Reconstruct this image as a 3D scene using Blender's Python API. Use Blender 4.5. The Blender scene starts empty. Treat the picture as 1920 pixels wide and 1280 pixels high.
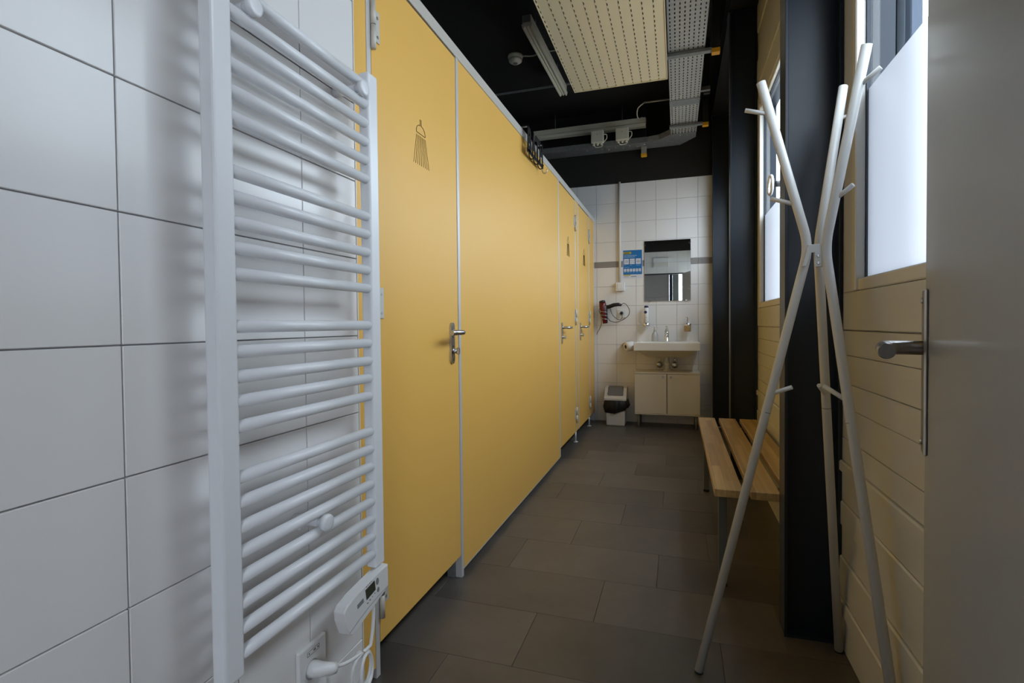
import bpy, bmesh, math, random
from mathutils import Vector, Matrix
random.seed(7)
sc = bpy.context.scene
C = sc.collection
PI = math.pi

# ------------------------------------------------------------------ camera
H = 1.0185
cd = bpy.data.cameras.new('camera')
cam = bpy.data.objects.new('camera', cd); C.objects.link(cam)
yaw, pitch, roll, FPX = 0.31032, 0.0222, -0.0101, 966.25
fw = Vector((-math.sin(yaw)*math.cos(pitch), math.cos(yaw)*math.cos(pitch), -math.sin(pitch)))
rt = Vector((math.cos(yaw), math.sin(yaw), 0)); up = rt.cross(fw)
r2 = rt*math.cos(roll) + up*math.sin(roll); u2 = -rt*math.sin(roll) + up*math.cos(roll)
mw = Matrix((r2, u2, -fw)).transposed().to_4x4(); mw.translation = (0, 0, H)
cam.matrix_world = mw
cd.sensor_width = 36; cd.lens = FPX/1920*36; cd.shift_y = -10.5/1920
cd.clip_start = 0.01; cd.clip_end = 200
sc.camera = cam

# ------------------------------------------------------------------ world, light, exposure
SKY = 5.2
w = bpy.data.worlds.new('sky'); sc.world = w; w.use_nodes = True
bg = w.node_tree.nodes['Background']
# standard overcast sky: radiance grows threefold from horizon to zenith
wn_ = w.node_tree; wtc = wn_.nodes.new('ShaderNodeTexCoord'); wsx = wn_.nodes.new('ShaderNodeSeparateXYZ')
wcl = wn_.nodes.new('ShaderNodeMath'); wcl.operation = 'MAXIMUM'; wcl.inputs[1].default_value = 0.0
wma = wn_.nodes.new('ShaderNodeMath'); wma.operation = 'MULTIPLY_ADD'; wma.inputs[1].default_value = 2.0*SKY; wma.inputs[2].default_value = SKY
wn_.links.new(wtc.outputs['Generated'], wsx.inputs[0]); wn_.links.new(wsx.outputs['Z'], wcl.inputs[0]); wn_.links.new(wcl.outputs[0], wma.inputs[0])
wn_.links.new(wma.outputs[0], bg.inputs[1]); bg.inputs[0].default_value = (0.79, 0.87, 1.0, 1)
sc.view_settings.view_transform = 'Standard'
try: sc.view_settings.look = 'None'
except Exception: pass
sc.view_settings.gamma = 1.0
sc.view_settings.use_curve_mapping = False
sc.view_settings.exposure = 0.0
cy = sc.cycles
cy.max_bounces = 10; cy.diffuse_bounces = 6; cy.glossy_bounces = 4; cy.transmission_bounces = 6
cy.transparent_max_bounces = 12; cy.use_denoising = True; cy.sample_clamp_indirect = 6.0
cy.caustics_reflective = False; cy.caustics_refractive = False
cy.blur_glossy = 1.0

def area(name, loc, aim, sx, sy, power, col=(1, 1, 1), portal=False):
    l = bpy.data.lights.new(name, 'AREA'); l.shape = 'RECTANGLE'; l.size = sx; l.size_y = sy
    l.energy = power; l.color = col
    if portal: l.cycles.is_portal = True
    o = bpy.data.objects.new(name, l); C.objects.link(o); o.location = loc
    d = (Vector(aim)-Vector(loc)).normalized()
    o.rotation_euler = d.to_track_quat('-Z', 'Y').to_euler()
    return o
# daylight openings: portals that guide the sky sampling through the windows
for yc, wy in ((0.945, 1.48), (2.755, 1.41), (4.52, 1.35)):
    area('window_portal', (0.57, yc, 1.725), (-1, yc, 1.725), wy, 1.17, 1, portal=True)
area('doorway_portal', (0.29, -1.33, 1.15), (0.29, 0, 1.15), 0.5, 1.75, 1, portal=True)

# ------------------------------------------------------------------ materials
MATS = {}
def mat(name, col, rough=0.5, metal=0.0, noise=0.0, nscale=20, bump=0.0, bscale=60, spec=0.5, trans=0.0, emit=None, es=1.0, ior=1.45, coat=0.0, rvar=0.0):
    if name in MATS: return MATS[name]
    m = bpy.data.materials.new(name); m.use_nodes = True
    nt = m.node_tree; b = nt.nodes['Principled BSDF']
    b.inputs['Base Color'].default_value = (*col, 1); b.inputs['Roughness'].default_value = rough
    b.inputs['Metallic'].default_value = metal; b.inputs['IOR'].default_value = ior
    b.inputs['Specular IOR Level'].default_value = spec
    b.inputs['Transmission Weight'].default_value = trans
    b.inputs['Coat Weight'].default_value = coat
    if emit: b.inputs['Emission Color'].default_value = (*emit, 1); b.inputs['Emission Strength'].default_value = es
    tc = nt.nodes.new('ShaderNodeTexCoord')
    if noise or rvar:
        n = nt.nodes.new('ShaderNodeTexNoise'); n.inputs['Scale'].default_value = nscale; n.inputs['Detail'].default_value = 6
        nt.links.new(tc.outputs['Object'], n.inputs['Vector'])
    if noise:
        mx = nt.nodes.new('ShaderNodeMix'); mx.data_type = 'RGBA'
        mx.inputs[6].default_value = (*[c*(1-noise) for c in col], 1)
        mx.inputs[7].default_value = (*[min(1, c*(1+noise)) for c in col], 1)
        nt.links.new(n.outputs['Fac'], mx.inputs[0]); nt.links.new(mx.outputs[2], b.inputs['Base Color'])
    if rvar:
        mr = nt.nodes.new('ShaderNodeMapRange'); mr.inputs[3].default_value = rough-rvar; mr.inputs[4].default_value = rough+rvar
        nt.links.new(n.outputs['Fac'], mr.inputs[0]); nt.links.new(mr.outputs[0], b.inputs['Roughness'])
    if bump:
        n2 = nt.nodes.new('ShaderNodeTexNoise'); n2.inputs['Scale'].default_value = bscale; n2.inputs['Detail'].default_value = 4
        bp = nt.nodes.new('ShaderNodeBump'); bp.inputs['Strength'].default_value = bump; bp.inputs['Distance'].default_value = 0.002
        nt.links.new(tc.outputs['Object'], n2.inputs['Vector']); nt.links.new(n2.outputs['Fac'], bp.inputs['Height'])
        nt.links.new(bp.outputs[0], b.inputs['Normal'])
    MATS[name] = m
    return m

tile_m = mat('glazed_tile', (0.80, 0.785, 0.77), 0.20, noise=0.02, nscale=3, bump=0.05, bscale=8)
grout_m = mat('grout', (0.46, 0.46, 0.48), 0.9, noise=0.1)
grey_tile_m = mat('grey_border_tile', (0.27, 0.25, 0.24), 0.4)
yellow_m = mat('yellow_laminate', (0.88, 0.515, 0.12), 0.40, noise=0.02, nscale=2, bump=0.03, bscale=300, spec=0.4)
alu_m = mat('aluminium', (0.66, 0.66, 0.66), 0.38, metal=0.25)
rail_m = mat('coated_rail', (0.62, 0.60, 0.55), 0.4, metal=0.1)
steel_m = mat('brushed_steel', (0.50, 0.49, 0.48), 0.28, metal=1.0, rvar=0.02, nscale=20)
chrome_m = mat('chrome', (0.78, 0.78, 0.78), 0.08, metal=1.0)
black_m = mat('black_paint', (0.013, 0.0115, 0.009), 0.75, noise=0.25, nscale=6, bump=0.3, bscale=25)
beam_m = mat('beam_paint', (0.022, 0.023, 0.024), 0.5, noise=0.1, nscale=8, bump=0.1, bscale=80)
column_m = mat('column_paint', (0.016, 0.023, 0.034), 0.34, noise=0.08, nscale=10, bump=0.12, bscale=120)
radiator_m = mat('radiator_enamel', (0.80, 0.81, 0.83), 0.25, bump=0.02, bscale=40)
white_m = mat('white_plastic', (0.78, 0.78, 0.77), 0.35)
cream_m = mat('cream_paint', (0.62, 0.60, 0.55), 0.33, noise=0.03, nscale=5, bump=0.05, bscale=50)
frame_m = mat('window_frame_white', (0.72, 0.69, 0.63), 0.3)
leaf_m = mat('door_leaf_paint', (0.50, 0.485, 0.465), 0.22, noise=0.02, nscale=3, bump=0.03, bscale=200)
dark_m = mat('dark_rubber_and_shade', (0.015, 0.015, 0.015), 0.6)  # rubber and small dark parts; also colours the cabinet's painted gap shade
post_m = mat('outdoor_post_paint', (0.022, 0.030, 0.045), 0.45)
post_l = mat('outdoor_post_light', (0.25, 0.30, 0.38), 0.5)
rack_m = mat('white_powder_coat', (0.68, 0.67, 0.64), 0.35, bump=0.05, bscale=400)
galv_m = mat('galvanised_steel', (0.52, 0.51, 0.47), 0.45, metal=0.7, noise=0.3, nscale=35, rvar=0.1)
galv_d = mat('dull_galvanised', (0.26, 0.27, 0.26), 0.5, metal=0.5, noise=0.3, nscale=25)
capy_m = mat('yellow_cap', (0.85, 0.42, 0.02), 0.45)
lum_m = mat('luminaire_enamel', (0.74, 0.70, 0.56), 0.4)
lumd_m = mat('luminaire_end', (0.20, 0.20, 0.18), 0.5)
ceram_m = mat('ceramic', (0.80, 0.78, 0.74), 0.12)
cab_m = mat('cabinet_laminate', (0.68, 0.62, 0.51), 0.45)
bin_m = mat('bin_plastic', (0.60, 0.58, 0.55), 0.45)
binlid_m = mat('bin_flap', (0.16, 0.16, 0.17), 0.45)
bag_m = mat('bin_bag', (0.010, 0.009, 0.009), 0.32, bump=0.6, bscale=30)
mirror_m = mat('mirror_silver', (0.86, 0.88, 0.85), 0.01, metal=1.0)
red_m = mat('dryer_red', (0.13, 0.008, 0.010), 0.2)
blackp_m = mat('black_plastic', (0.012, 0.012, 0.012), 0.35)
wire_m = mat('silver_wire', (0.6, 0.6, 0.58), 0.3, metal=1.0)
soap_m = mat('amber_soap', (0.62, 0.42, 0.20), 0.2, trans=0.25)
clear_m = mat('clear_plastic', (0.80, 0.82, 0.80), 0.15, trans=0.6)
paper_m = mat('toilet_paper', (0.80, 0.79, 0.78), 0.9, bump=0.2, bscale=200)
bluep_m = mat('poster_blue', (0.012, 0.155, 0.42), 0.35)
yelp_m = mat('poster_yellow', (0.50, 0.42, 0.04), 0.4)
whitep_m = mat('poster_white', (0.66, 0.68, 0.74), 0.4)
greyp_m = mat('poster_print_grey', (0.22, 0.23, 0.28), 0.5)
lightp_m = mat('poster_text_light', (0.30, 0.48, 0.72), 0.5)
brownp_m = mat('poster_print_brown', (0.16, 0.12, 0.02), 0.5)
ink_m = mat('dark_ink', (0.10, 0.055, 0.015), 0.6)
print_m = mat('grey_ink', (0.08, 0.08, 0.09), 0.6)
lcd_m = mat('lcd_glass', (0.045, 0.047, 0.03), 0.25)
btn_m = mat('grey_rubber', (0.22, 0.23, 0.24), 0.5)
navy_m = mat('navy_print', (0.02, 0.02, 0.08), 0.4)
letter_m = mat('letter_black', (0.006, 0.006, 0.006), 0.6, spec=0.2)
slab_m = mat('inner_partition', (0.10, 0.10, 0.10), 0.5)
amber_m = mat('vestibule_floor', (0.5, 0.45, 0.33), 0.6)

def glass_mat(name, frost):
    m = bpy.data.materials.new(name); m.use_nodes = True; nt = m.node_tree
    nt.nodes.clear(); out = nt.nodes.new('ShaderNodeOutputMaterial')
    gl = nt.nodes.new('ShaderNodeBsdfGlossy'); gl.inputs['Roughness'].default_value = 0.25 if frost else 0.02
    lw = nt.nodes.new('ShaderNodeLayerWeight'); lw.inputs[0].default_value = 0.5
    pw = nt.nodes.new('ShaderNodeMath'); pw.operation = 'POWER'; pw.inputs[1].default_value = 4.0; nt.links.new(lw.outputs['Facing'], pw.inputs[0])
    fr = nt.nodes.new('ShaderNodeMath'); fr.operation = 'MULTIPLY_ADD'; fr.inputs[1].default_value = 0.3; fr.inputs[2].default_value = 0.04; nt.links.new(pw.outputs[0], fr.inputs[0])
    mx = nt.nodes.new('ShaderNodeMixShader')
    if frost:
        tr = nt.nodes.new('ShaderNodeBsdfTranslucent'); tr.inputs[0].default_value = (0.66, 0.68, 0.70, 1)
        df = nt.nodes.new('ShaderNodeBsdfDiffuse'); df.inputs[0].default_value = (0.5, 0.51, 0.52, 1)
        m2 = nt.nodes.new('ShaderNodeMixShader'); m2.inputs[0].default_value = 0.12
        nt.links.new(tr.outputs[0], m2.inputs[1]); nt.links.new(df.outputs[0], m2.inputs[2]); 
        rf = nt.nodes.new('ShaderNodeBsdfRefraction'); rf.inputs['Roughness'].default_value = 0.42; rf.inputs['IOR'].default_value = 1.08; rf.inputs[0].default_value = (0.60, 0.61, 0.62, 1)
        m3 = nt.nodes.new('ShaderNodeMixShader'); m3.inputs[0].default_value = 0.6
        nt.links.new(m2.outputs[0], m3.inputs[1]); nt.links.new(rf.outputs[0], m3.inputs[2]); base = m3
    else:
        base = nt.nodes.new('ShaderNodeBsdfTransparent'); base.inputs[0].default_value = (0.9, 0.93, 0.93, 1)
    nt.links.new(fr.outputs[0], mx.inputs[0]); nt.links.new(base.outputs[0], mx.inputs[1]); nt.links.new(gl.outputs[0], mx.inputs[2])
    nt.links.new(mx.outputs[0], out.inputs[0]); return m
frost_m = glass_mat('frosted_film_glass', True)
clearg_m = glass_mat('clear_glass', False)

def floor_mat():
    m = bpy.data.materials.new('stone_floor_tile'); m.use_nodes = True; nt = m.node_tree; b = nt.nodes['Principled BSDF']
    tc = nt.nodes.new('ShaderNodeTexCoord'); oi = nt.nodes.new('ShaderNodeObjectInfo')
    n = nt.nodes.new('ShaderNodeTexNoise'); n.inputs['Scale'].default_value = 4; n.inputs['Detail'].default_value = 9; n.inputs['Roughness'].default_value = 0.65
    add = nt.nodes.new('ShaderNodeVectorMath'); add.operation = 'ADD'
    sc_ = nt.nodes.new('ShaderNodeVectorMath'); sc_.operation = 'SCALE'; sc_.inputs[3].default_value = 40
    nt.links.new(oi.outputs['Location'], sc_.inputs[0])
    nt.links.new(tc.outputs['Object'], add.inputs[0]); nt.links.new(sc_.outputs[0], add.inputs[1]); nt.links.new(add.outputs[0], n.inputs['Vector'])
    cr = nt.nodes.new('ShaderNodeValToRGB')
    cr.color_ramp.elements[0].position = 0.3; cr.color_ramp.elements[0].color = (0.078, 0.067, 0.056, 1)
    cr.color_ramp.elements[1].position = 0.72; cr.color_ramp.elements[1].color = (0.120, 0.104, 0.088, 1)
    nt.links.new(n.outputs['Fac'], cr.inputs[0])
    hs = nt.nodes.new('ShaderNodeHueSaturation')
    mr = nt.nodes.new('ShaderNodeMapRange'); mr.inputs[3].default_value = 0.80; mr.inputs[4].default_value = 1.12
    nt.links.new(oi.outputs['Random'], mr.inputs[0]); nt.links.new(mr.outputs[0], hs.inputs['Value'])
    nt.links.new(cr.outputs[0], hs.inputs['Color']); nt.links.new(hs.outputs[0], b.inputs['Base Color'])
    b.inputs['Roughness'].default_value = 0.38
    n2 = nt.nodes.new('ShaderNodeTexNoise'); n2.inputs['Scale'].default_value = 30; n2.inputs['Detail'].default_value = 5
    nt.links.new(add.outputs[0], n2.inputs['Vector'])
    bp = nt.nodes.new('ShaderNodeBump'); bp.inputs['Strength'].default_value = 0.25; bp.inputs['Distance'].default_value = 0.002
    nt.links.new(n2.outputs['Fac'], bp.inputs['Height']); nt.links.new(bp.outputs[0], b.inputs['Normal'])
    return m
floor_m = floor_mat()

def wood_mat():
    m = bpy.data.materials.new('beech_staves'); m.use_nodes = True; nt = m.node_tree; b = nt.nodes['Principled BSDF']
    tc = nt.nodes.new('ShaderNodeTexCoord'); mp = nt.nodes.new('ShaderNodeMapping'); mp.inputs['Rotation'].default_value = (0, 0, PI/2)
    nt.links.new(tc.outputs['Object'], mp.inputs[0])
    br = nt.nodes.new('ShaderNodeTexBrick'); br.inputs['Scale'].default_value = 1.0
    br.inputs['Brick Width'].default_value = 0.42; br.inputs['Row Height'].default_value = 0.032; br.inputs['Mortar Size'].default_value = 0.0004
    br.inputs['Color1'].default_value = (0.66, 0.46, 0.20, 1); br.inputs['Color2'].default_value = (0.42, 0.27, 0.10, 1); br.inputs['Mortar'].default_value = (0.30, 0.16, 0.06, 1)
    nt.links.new(mp.outputs[0], br.inputs['Vector'])
    mp2 = nt.nodes.new('ShaderNodeMapping'); mp2.inputs['Scale'].default_value = (60, 3, 60); nt.links.new(tc.outputs['Object'], mp2.inputs[0])
    n = nt.nodes.new('ShaderNodeTexNoise'); n.inputs['Scale'].default_value = 1; n.inputs['Detail'].default_value = 5; nt.links.new(mp2.outputs[0], n.inputs['Vector'])
    mx = nt.nodes.new('ShaderNodeMix'); mx.data_type = 'RGBA'; mx.blend_type = 'MULTIPLY'; mx.inputs[0].default_value = 0.5
    cr = nt.nodes.new('ShaderNodeValToRGB'); cr.color_ramp.elements[0].color = (0.6, 0.52, 0.45, 1); cr.color_ramp.elements[0].position = 0.3; cr.color_ramp.elements[1].position = 0.65
    nt.links.new(n.outputs['Fac'], cr.inputs[0]); nt.links.new(br.outputs[0], mx.inputs[6]); nt.links.new(cr.outputs[0], mx.inputs[7])
    nt.links.new(mx.outputs[2], b.inputs['Base Color']); b.inputs['Roughness'].default_value = 0.36
    return m
wood_m = wood_mat()

def panel_mat():   # perforated acoustic steel: fine dashed slots printed along each strip
    m = bpy.data.materials.new('perforated_cream_steel'); m.use_nodes = True; nt = m.node_tree; b = nt.nodes['Principled BSDF']
    tc = nt.nodes.new('ShaderNodeTexCoord')
    n = nt.nodes.new('ShaderNodeTexNoise'); n.inputs['Scale'].default_value = 300; nt.links.new(tc.outputs['Object'], n.inputs['Vector'])
    mx = nt.nodes.new('ShaderNodeMix'); mx.data_type = 'RGBA'; mx.inputs[6].default_value = (0.74, 0.64, 0.42, 1); mx.inputs[7].default_value = (0.84, 0.75, 0.52, 1)
    nt.links.new(n.outputs['Fac'], mx.inputs[0]); nt.links.new(mx.outputs[2], b.inputs['Base Color']); b.inputs['Roughness'].default_value = 0.45
    return m
perf_m = panel_mat()

# ------------------------------------------------------------------ helpers
def add_box(bm, a, b, bevel=0.0, seg=1):
    (x0, y0, z0), (x1, y1, z1) = a, b
    vs = [bm.verts.new((x, y, z)) for x in (x0, x1) for y in (y0, y1) for z in (z0, z1)]
    F = [(0, 1, 3, 2), (4, 6, 7, 5), (0, 4, 5, 1), (2, 3, 7, 6), (0, 2, 6, 4), (1, 5, 7, 3)]
    fs = [bm.faces.new([vs[i] for i in f]) for f in F]
    if bevel:
        es = list({e for f in fs for e in f.edges})
        bmesh.ops.bevel(bm, geom=es, offset=bevel, segments=seg, profile=0.5, affect='EDGES', clamp_overlap=True)
    return vs
def B(a, b, bevel=0.0, seg=1):
    bm = bmesh.new(); add_box(bm, a, b, bevel, seg); bmesh.ops.recalc_face_normals(bm, faces=bm.faces); return bm
def frame_at(d):
    d = d.normalized(); h = Vector((0, 0, 1)) if abs(d.z) < 0.9 else Vector((1, 0, 0))
    a = d.cross(h).normalized(); return a, d.cross(a).normalized()
def add_tube(bm, pts, r, seg=12, caps=True):
    pts = [Vector(p) for p in pts]; n = len(pts)
    rs = r if isinstance(r, (list, tuple)) else [r]*n
    a, b = frame_at(pts[1]-pts[0]); rings = []
    for i, p in enumerate(pts):
        d = (pts[min(i+1, n-1)]-pts[max(i-1, 0)]).normalized()
        a = (a - d*a.dot(d)).normalized(); b = d.cross(a)
        rings.append([bm.verts.new(p + (a*math.cos(t)+b*math.sin(t))*rs[i]) for t in [2*PI*k/seg for k in range(seg)]])
    for i in range(n-1):
        for k in range(seg):
            f = bm.faces.new((rings[i][k], rings[i][(k+1) % seg], rings[i+1][(k+1) % seg], rings[i+1][k])); f.smooth = True
    if caps:
        bm.faces.new(rings[0][::-1]); bm.faces.new(rings[-1])
def T(pts, r, seg=12, caps=True):
    bm = bmesh.new(); add_tube(bm, pts, r, seg, caps); bmesh.ops.recalc_face_normals(bm, faces=bm.faces); return bm
def curve_pts(pts, n=8):      # Catmull-Rom through the points
    P = [Vector(p) for p in pts]; P = [2*P[0]-P[1]] + P + [2*P[-1]-P[-2]]; out = []
    for i in range(1, len(P)-2):
        for k in range(n):
            t = k/n; a, b, c, d = P[i-1], P[i], P[i+1], P[i+2]
            out.append(0.5*((2*b)+(c-a)*t+(2*a-5*b+4*c-d)*t*t+(3*b-a-3*c+d)*t**3))
    out.append(P[-2]); return out
def add_lathe(bm, prof, o, axis=(0, 0, 1), seg=20, smooth=True, caps=True):
    o = Vector(o); ax = Vector(axis).normalized(); a, b = frame_at(ax); rings = []
    for r, h in prof:
        rings.append([bm.verts.new(o + ax*h + (a*math.cos(2*PI*k/seg)+b*math.sin(2*PI*k/seg))*max(r, 1e-5)) for k in range(seg)])
    for i in range(len(prof)-1):
        for k in range(seg):
            f = bm.faces.new((rings[i][k], rings[i][(k+1) % seg], rings[i+1][(k+1) % seg], rings[i+1][k])); f.smooth = smooth
    if caps: bm.faces.new(rings[0][::-1]); bm.faces.new(rings[-1])
def L(prof, o, axis=(0, 0, 1), seg=20, smooth=True):
    bm = bmesh.new(); add_lathe(bm, prof, o, axis, seg, smooth); bmesh.ops.recalc_face_normals(bm, faces=bm.faces); return bm
def add_prism(bm, poly, d):   # poly: list of 3D points, d: extrusion vector
    d = Vector(d); A = [bm.verts.new(Vector(p)) for p in poly]; Bv = [bm.verts.new(Vector(p)+d) for p in poly]; n = len(poly)
    bm.faces.new(A); bm.faces.new(Bv[::-1])
    for i in range(n): bm.faces.new((A[i], Bv[i], Bv[(i+1) % n], A[(i+1) % n]))
def Pm(poly, d, bevel=0, seg=1):
    bm = bmesh.new(); add_prism(bm, poly, d)
    if bevel: bmesh.ops.bevel(bm, geom=list(bm.edges), offset=bevel, segments=seg, profile=0.5, affect='EDGES', clamp_overlap=True)
    bmesh.ops.recalc_face_normals(bm, faces=bm.faces); return bm
ORG = {}
def link(name, me, parent=None, base=None):
    o = bpy.data.objects.new(name, me); C.objects.link(o)
    if parent is not None: o.parent = parent
    return o
def world_of(o):
    v = Vector((0, 0, 0))
    while o is not None: v += o.location; o = o.parent
    return v
def obj(name, bm, m, parent=None, label=None, at=None):
    """links a bmesh given in world coordinates as one mesh object"""
    org = world_of(parent) if parent is not None else Vector((0, 0, 0))
    loc = Vector(at) if at is not None else org
    bmesh.ops.translate(bm, verts=bm.verts, vec=-loc)
    me = bpy.data.meshes.new(name); bm.to_mesh(me); bm.free(); me.materials.append(m)
    o = bpy.data.objects.new(name, me); C.objects.link(o)
    if parent is not None: o.parent = parent
    o.location = loc-org
    if label: o['label'] = label
    return o
def thing(name, label, cat, loc=(0, 0, 0), group=None):
    o = bpy.data.objects.new(name, None); C.objects.link(o); o.location = loc; o.empty_display_size = 0.1
    o['label'] = label; o['category'] = cat
    if group: o['group'] = group
    return o
def tag(o, label, cat, group=None):
    o['label'] = label; o['category'] = cat
    if group: o['group'] = group
    return o
def struct(o): o['kind'] = 'structure'; return o
def text_bm(s, size, depth, origin, right, upv, width=None, align='LEFT', bold=0.0):
    cu = bpy.data.curves.new('lettering', 'FONT'); cu.body = s; cu.size = size; cu.extrude = depth/2; cu.offset = bold; cu.align_x = align
    cu.resolution_u = 3
    o = bpy.data.objects.new('lettering', cu); C.objects.link(o)
    dg = bpy.context.evaluated_depsgraph_get(); me = bpy.data.meshes.new_from_object(o.evaluated_get(dg))
    bpy.data.objects.remove(o); bpy.data.curves.remove(cu)
    bm = bmesh.new(); bm.from_mesh(me); bpy.data.meshes.remove(me)
    if width and bm.verts:
        xs = [v.co.x for v in bm.verts]; k = width/(max(xs)-min(xs))
        for v in bm.verts: v.co.x *= k
    R = Vector(right).normalized(); U = Vector(upv).normalized(); N = R.cross(U); O = Vector(origin)
    for v in bm.verts: v.co = O + R*v.co.x + U*v.co.y + N*v.co.z
    return bm

X0, DW = -0.794, 5.433       # left wall face, back wall face
PX = -0.83                   # partition face
XR = 0.49                    # right wall face
ZC = 3.2

# ================================================================== STRUCTURE
# floor: base slab and 30 x 60 tiles in third bond
fl = struct(obj('floor', B((-2.4, -1.6, -0.06), (0.62, DW+0.05, -0.006)), mat('floor_joint', (0.075, 0.066, 0.056), 0.8)))
tme = None
def floor_tile(x0, x1, y0, y1):
    global tme
    full = abs((x1-x0)-0.6) < 1e-3
    g = 0.0006
    if full and tme is not None: me = tme
    else:
        bm = B((0, 0, -0.006), (x1-x0-2*g, y1-y0-2*g, 0), 0.0008)
        me = bpy.data.meshes.new('tile'); bm.to_mesh(me); bm.free(); me.materials.append(floor_m)
        if full: tme = me
    o = bpy.data.objects.new('tile', me); C.objects.link(o); o.parent = fl; o.location = (x0+g, y0+g, 0)
rp = 0.2975
for k in range(-10, 15):
    y0 = 1.438+rp*k
    if y0 > DW: break
    if y0 < -1.6: continue
    off = -0.473+0.197*(k % 3)
    for j in range(-4, 3):
        a = off+0.6*j; b = a+0.6
        if b < -2.3 or a > 0.5: continue
        a2, b2 = max(a, -2.3), min(b, 0.50)
        if b2-a2 < 0.02: continue
        if y0 < 0.4 and (b2 < -1.0 or a2 > 0.6): continue
        floor_tile(a2, b2, y0, min(y0+rp, DW))

# tile meshes shared
def tile_mesh(w_, h_, axis, m=tile_m):
    g = 0.0012
    if axis == 'x': bm = B((0, g, g), (0.006, w_-g, h_-g), 0.0009)      # faces +x
    else: bm = B((g, -0.006, g), (w_-g, 0, h_-g), 0.0009)               # faces -y
    me = bpy.data.meshes.new('tile'); bm.to_mesh(me); bm.free(); me.materials.append(m); return me
def put(me, parent, loc, name='tile'):
    o = bpy.data.objects.new(name, me); C.objects.link(o); o.parent = parent; o.location = loc; return o

# left wall with 20 cm tiles
wl = struct(obj('wall_left', B((X0-0.10, -0.15, 0), (X0-0.006, 1.158, ZC)), grout_m))
t20 = tile_mesh(0.2, 0.2, 'x'); tcut = tile_mesh(0.158, 0.2, 'x')
for j in range(6):
    y0 = 0.9577-0.2*j
    for i in range(12):
        if y0 < -0.05: continue
        put(t20, wl, (X0-0.006, y0, (0.2*i-0.007) if i < 8 else (1.653+0.2*(i-8))))
sgx = tile_mesh(0.2, 0.058, 'x', grey_tile_m)
for j in range(6):
    if 0.9577-0.2*j > -0.05: put(sgx, wl, (X0-0.006, 0.9577-0.2*j, 1.593), 'border_tile')
obj('upper_paint', B((X0-0.006, -0.05, 2.453), (X0-0.002, 1.158, ZC)), black_m, wl)
obj('corner_trim', B((X0-0.04, 1.158, 0), (X0+0.001, 1.1615, 2.453)), frame_m, wl)

# back wall
wb = struct(obj('wall_back', B((-2.4, DW+0.006, 0), (0.62, DW+0.12, ZC)), grout_m))
t20y = tile_mesh(0.2, 0.2, 'y'); tcy = tile_mesh(0.09, 0.2, 'y')
sg = tile_mesh(0.2, 0.058, 'y', grey_tile_m); sgc = tile_mesh(0.09, 0.058, 'y', grey_tile_m)
for i in range(13):
    z0 = 0.2*i if i < 8 else 1.66+0.2*(i-8)
    if i >= 12: break
    for j in range(-7, 7):
        x0 = -0.8013+0.2*j
        if x0 < -1.7: continue
        if x0 > 0.45: continue
        put(t20y if x0+0.2 < 0.5 else tcy, wb, (x0, DW+0.006, z0))
for j in range(-4, 7):
    x0 = -0.8013+0.2*j
    if x0 < 0.45: put(sg if x0+0.2 < 0.5 else sgc, wb, (x0, DW+0.006, 1.60), 'border_tile')
obj('upper_paint', B((-2.4, DW-0.003, 2.46), (0.62, DW+0.006, ZC)), black_m, wb)

ce = struct(obj('ceiling', B((-2.4, -1.6, ZC), (0.75, DW+0.12, ZC+0.1)), black_m))
wc = struct(obj('wall_cubicles', B((-2.4, 1.0, 0), (-2.3, DW, ZC)), mat('cubicle_wall', (0.25, 0.25, 0.25), 0.6)))
struct(obj('wall_cubicle_front', B((-2.4, 1.06, 0), (X0-0.10, 1.158, ZC)), MATS['cubicle_wall']))

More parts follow.
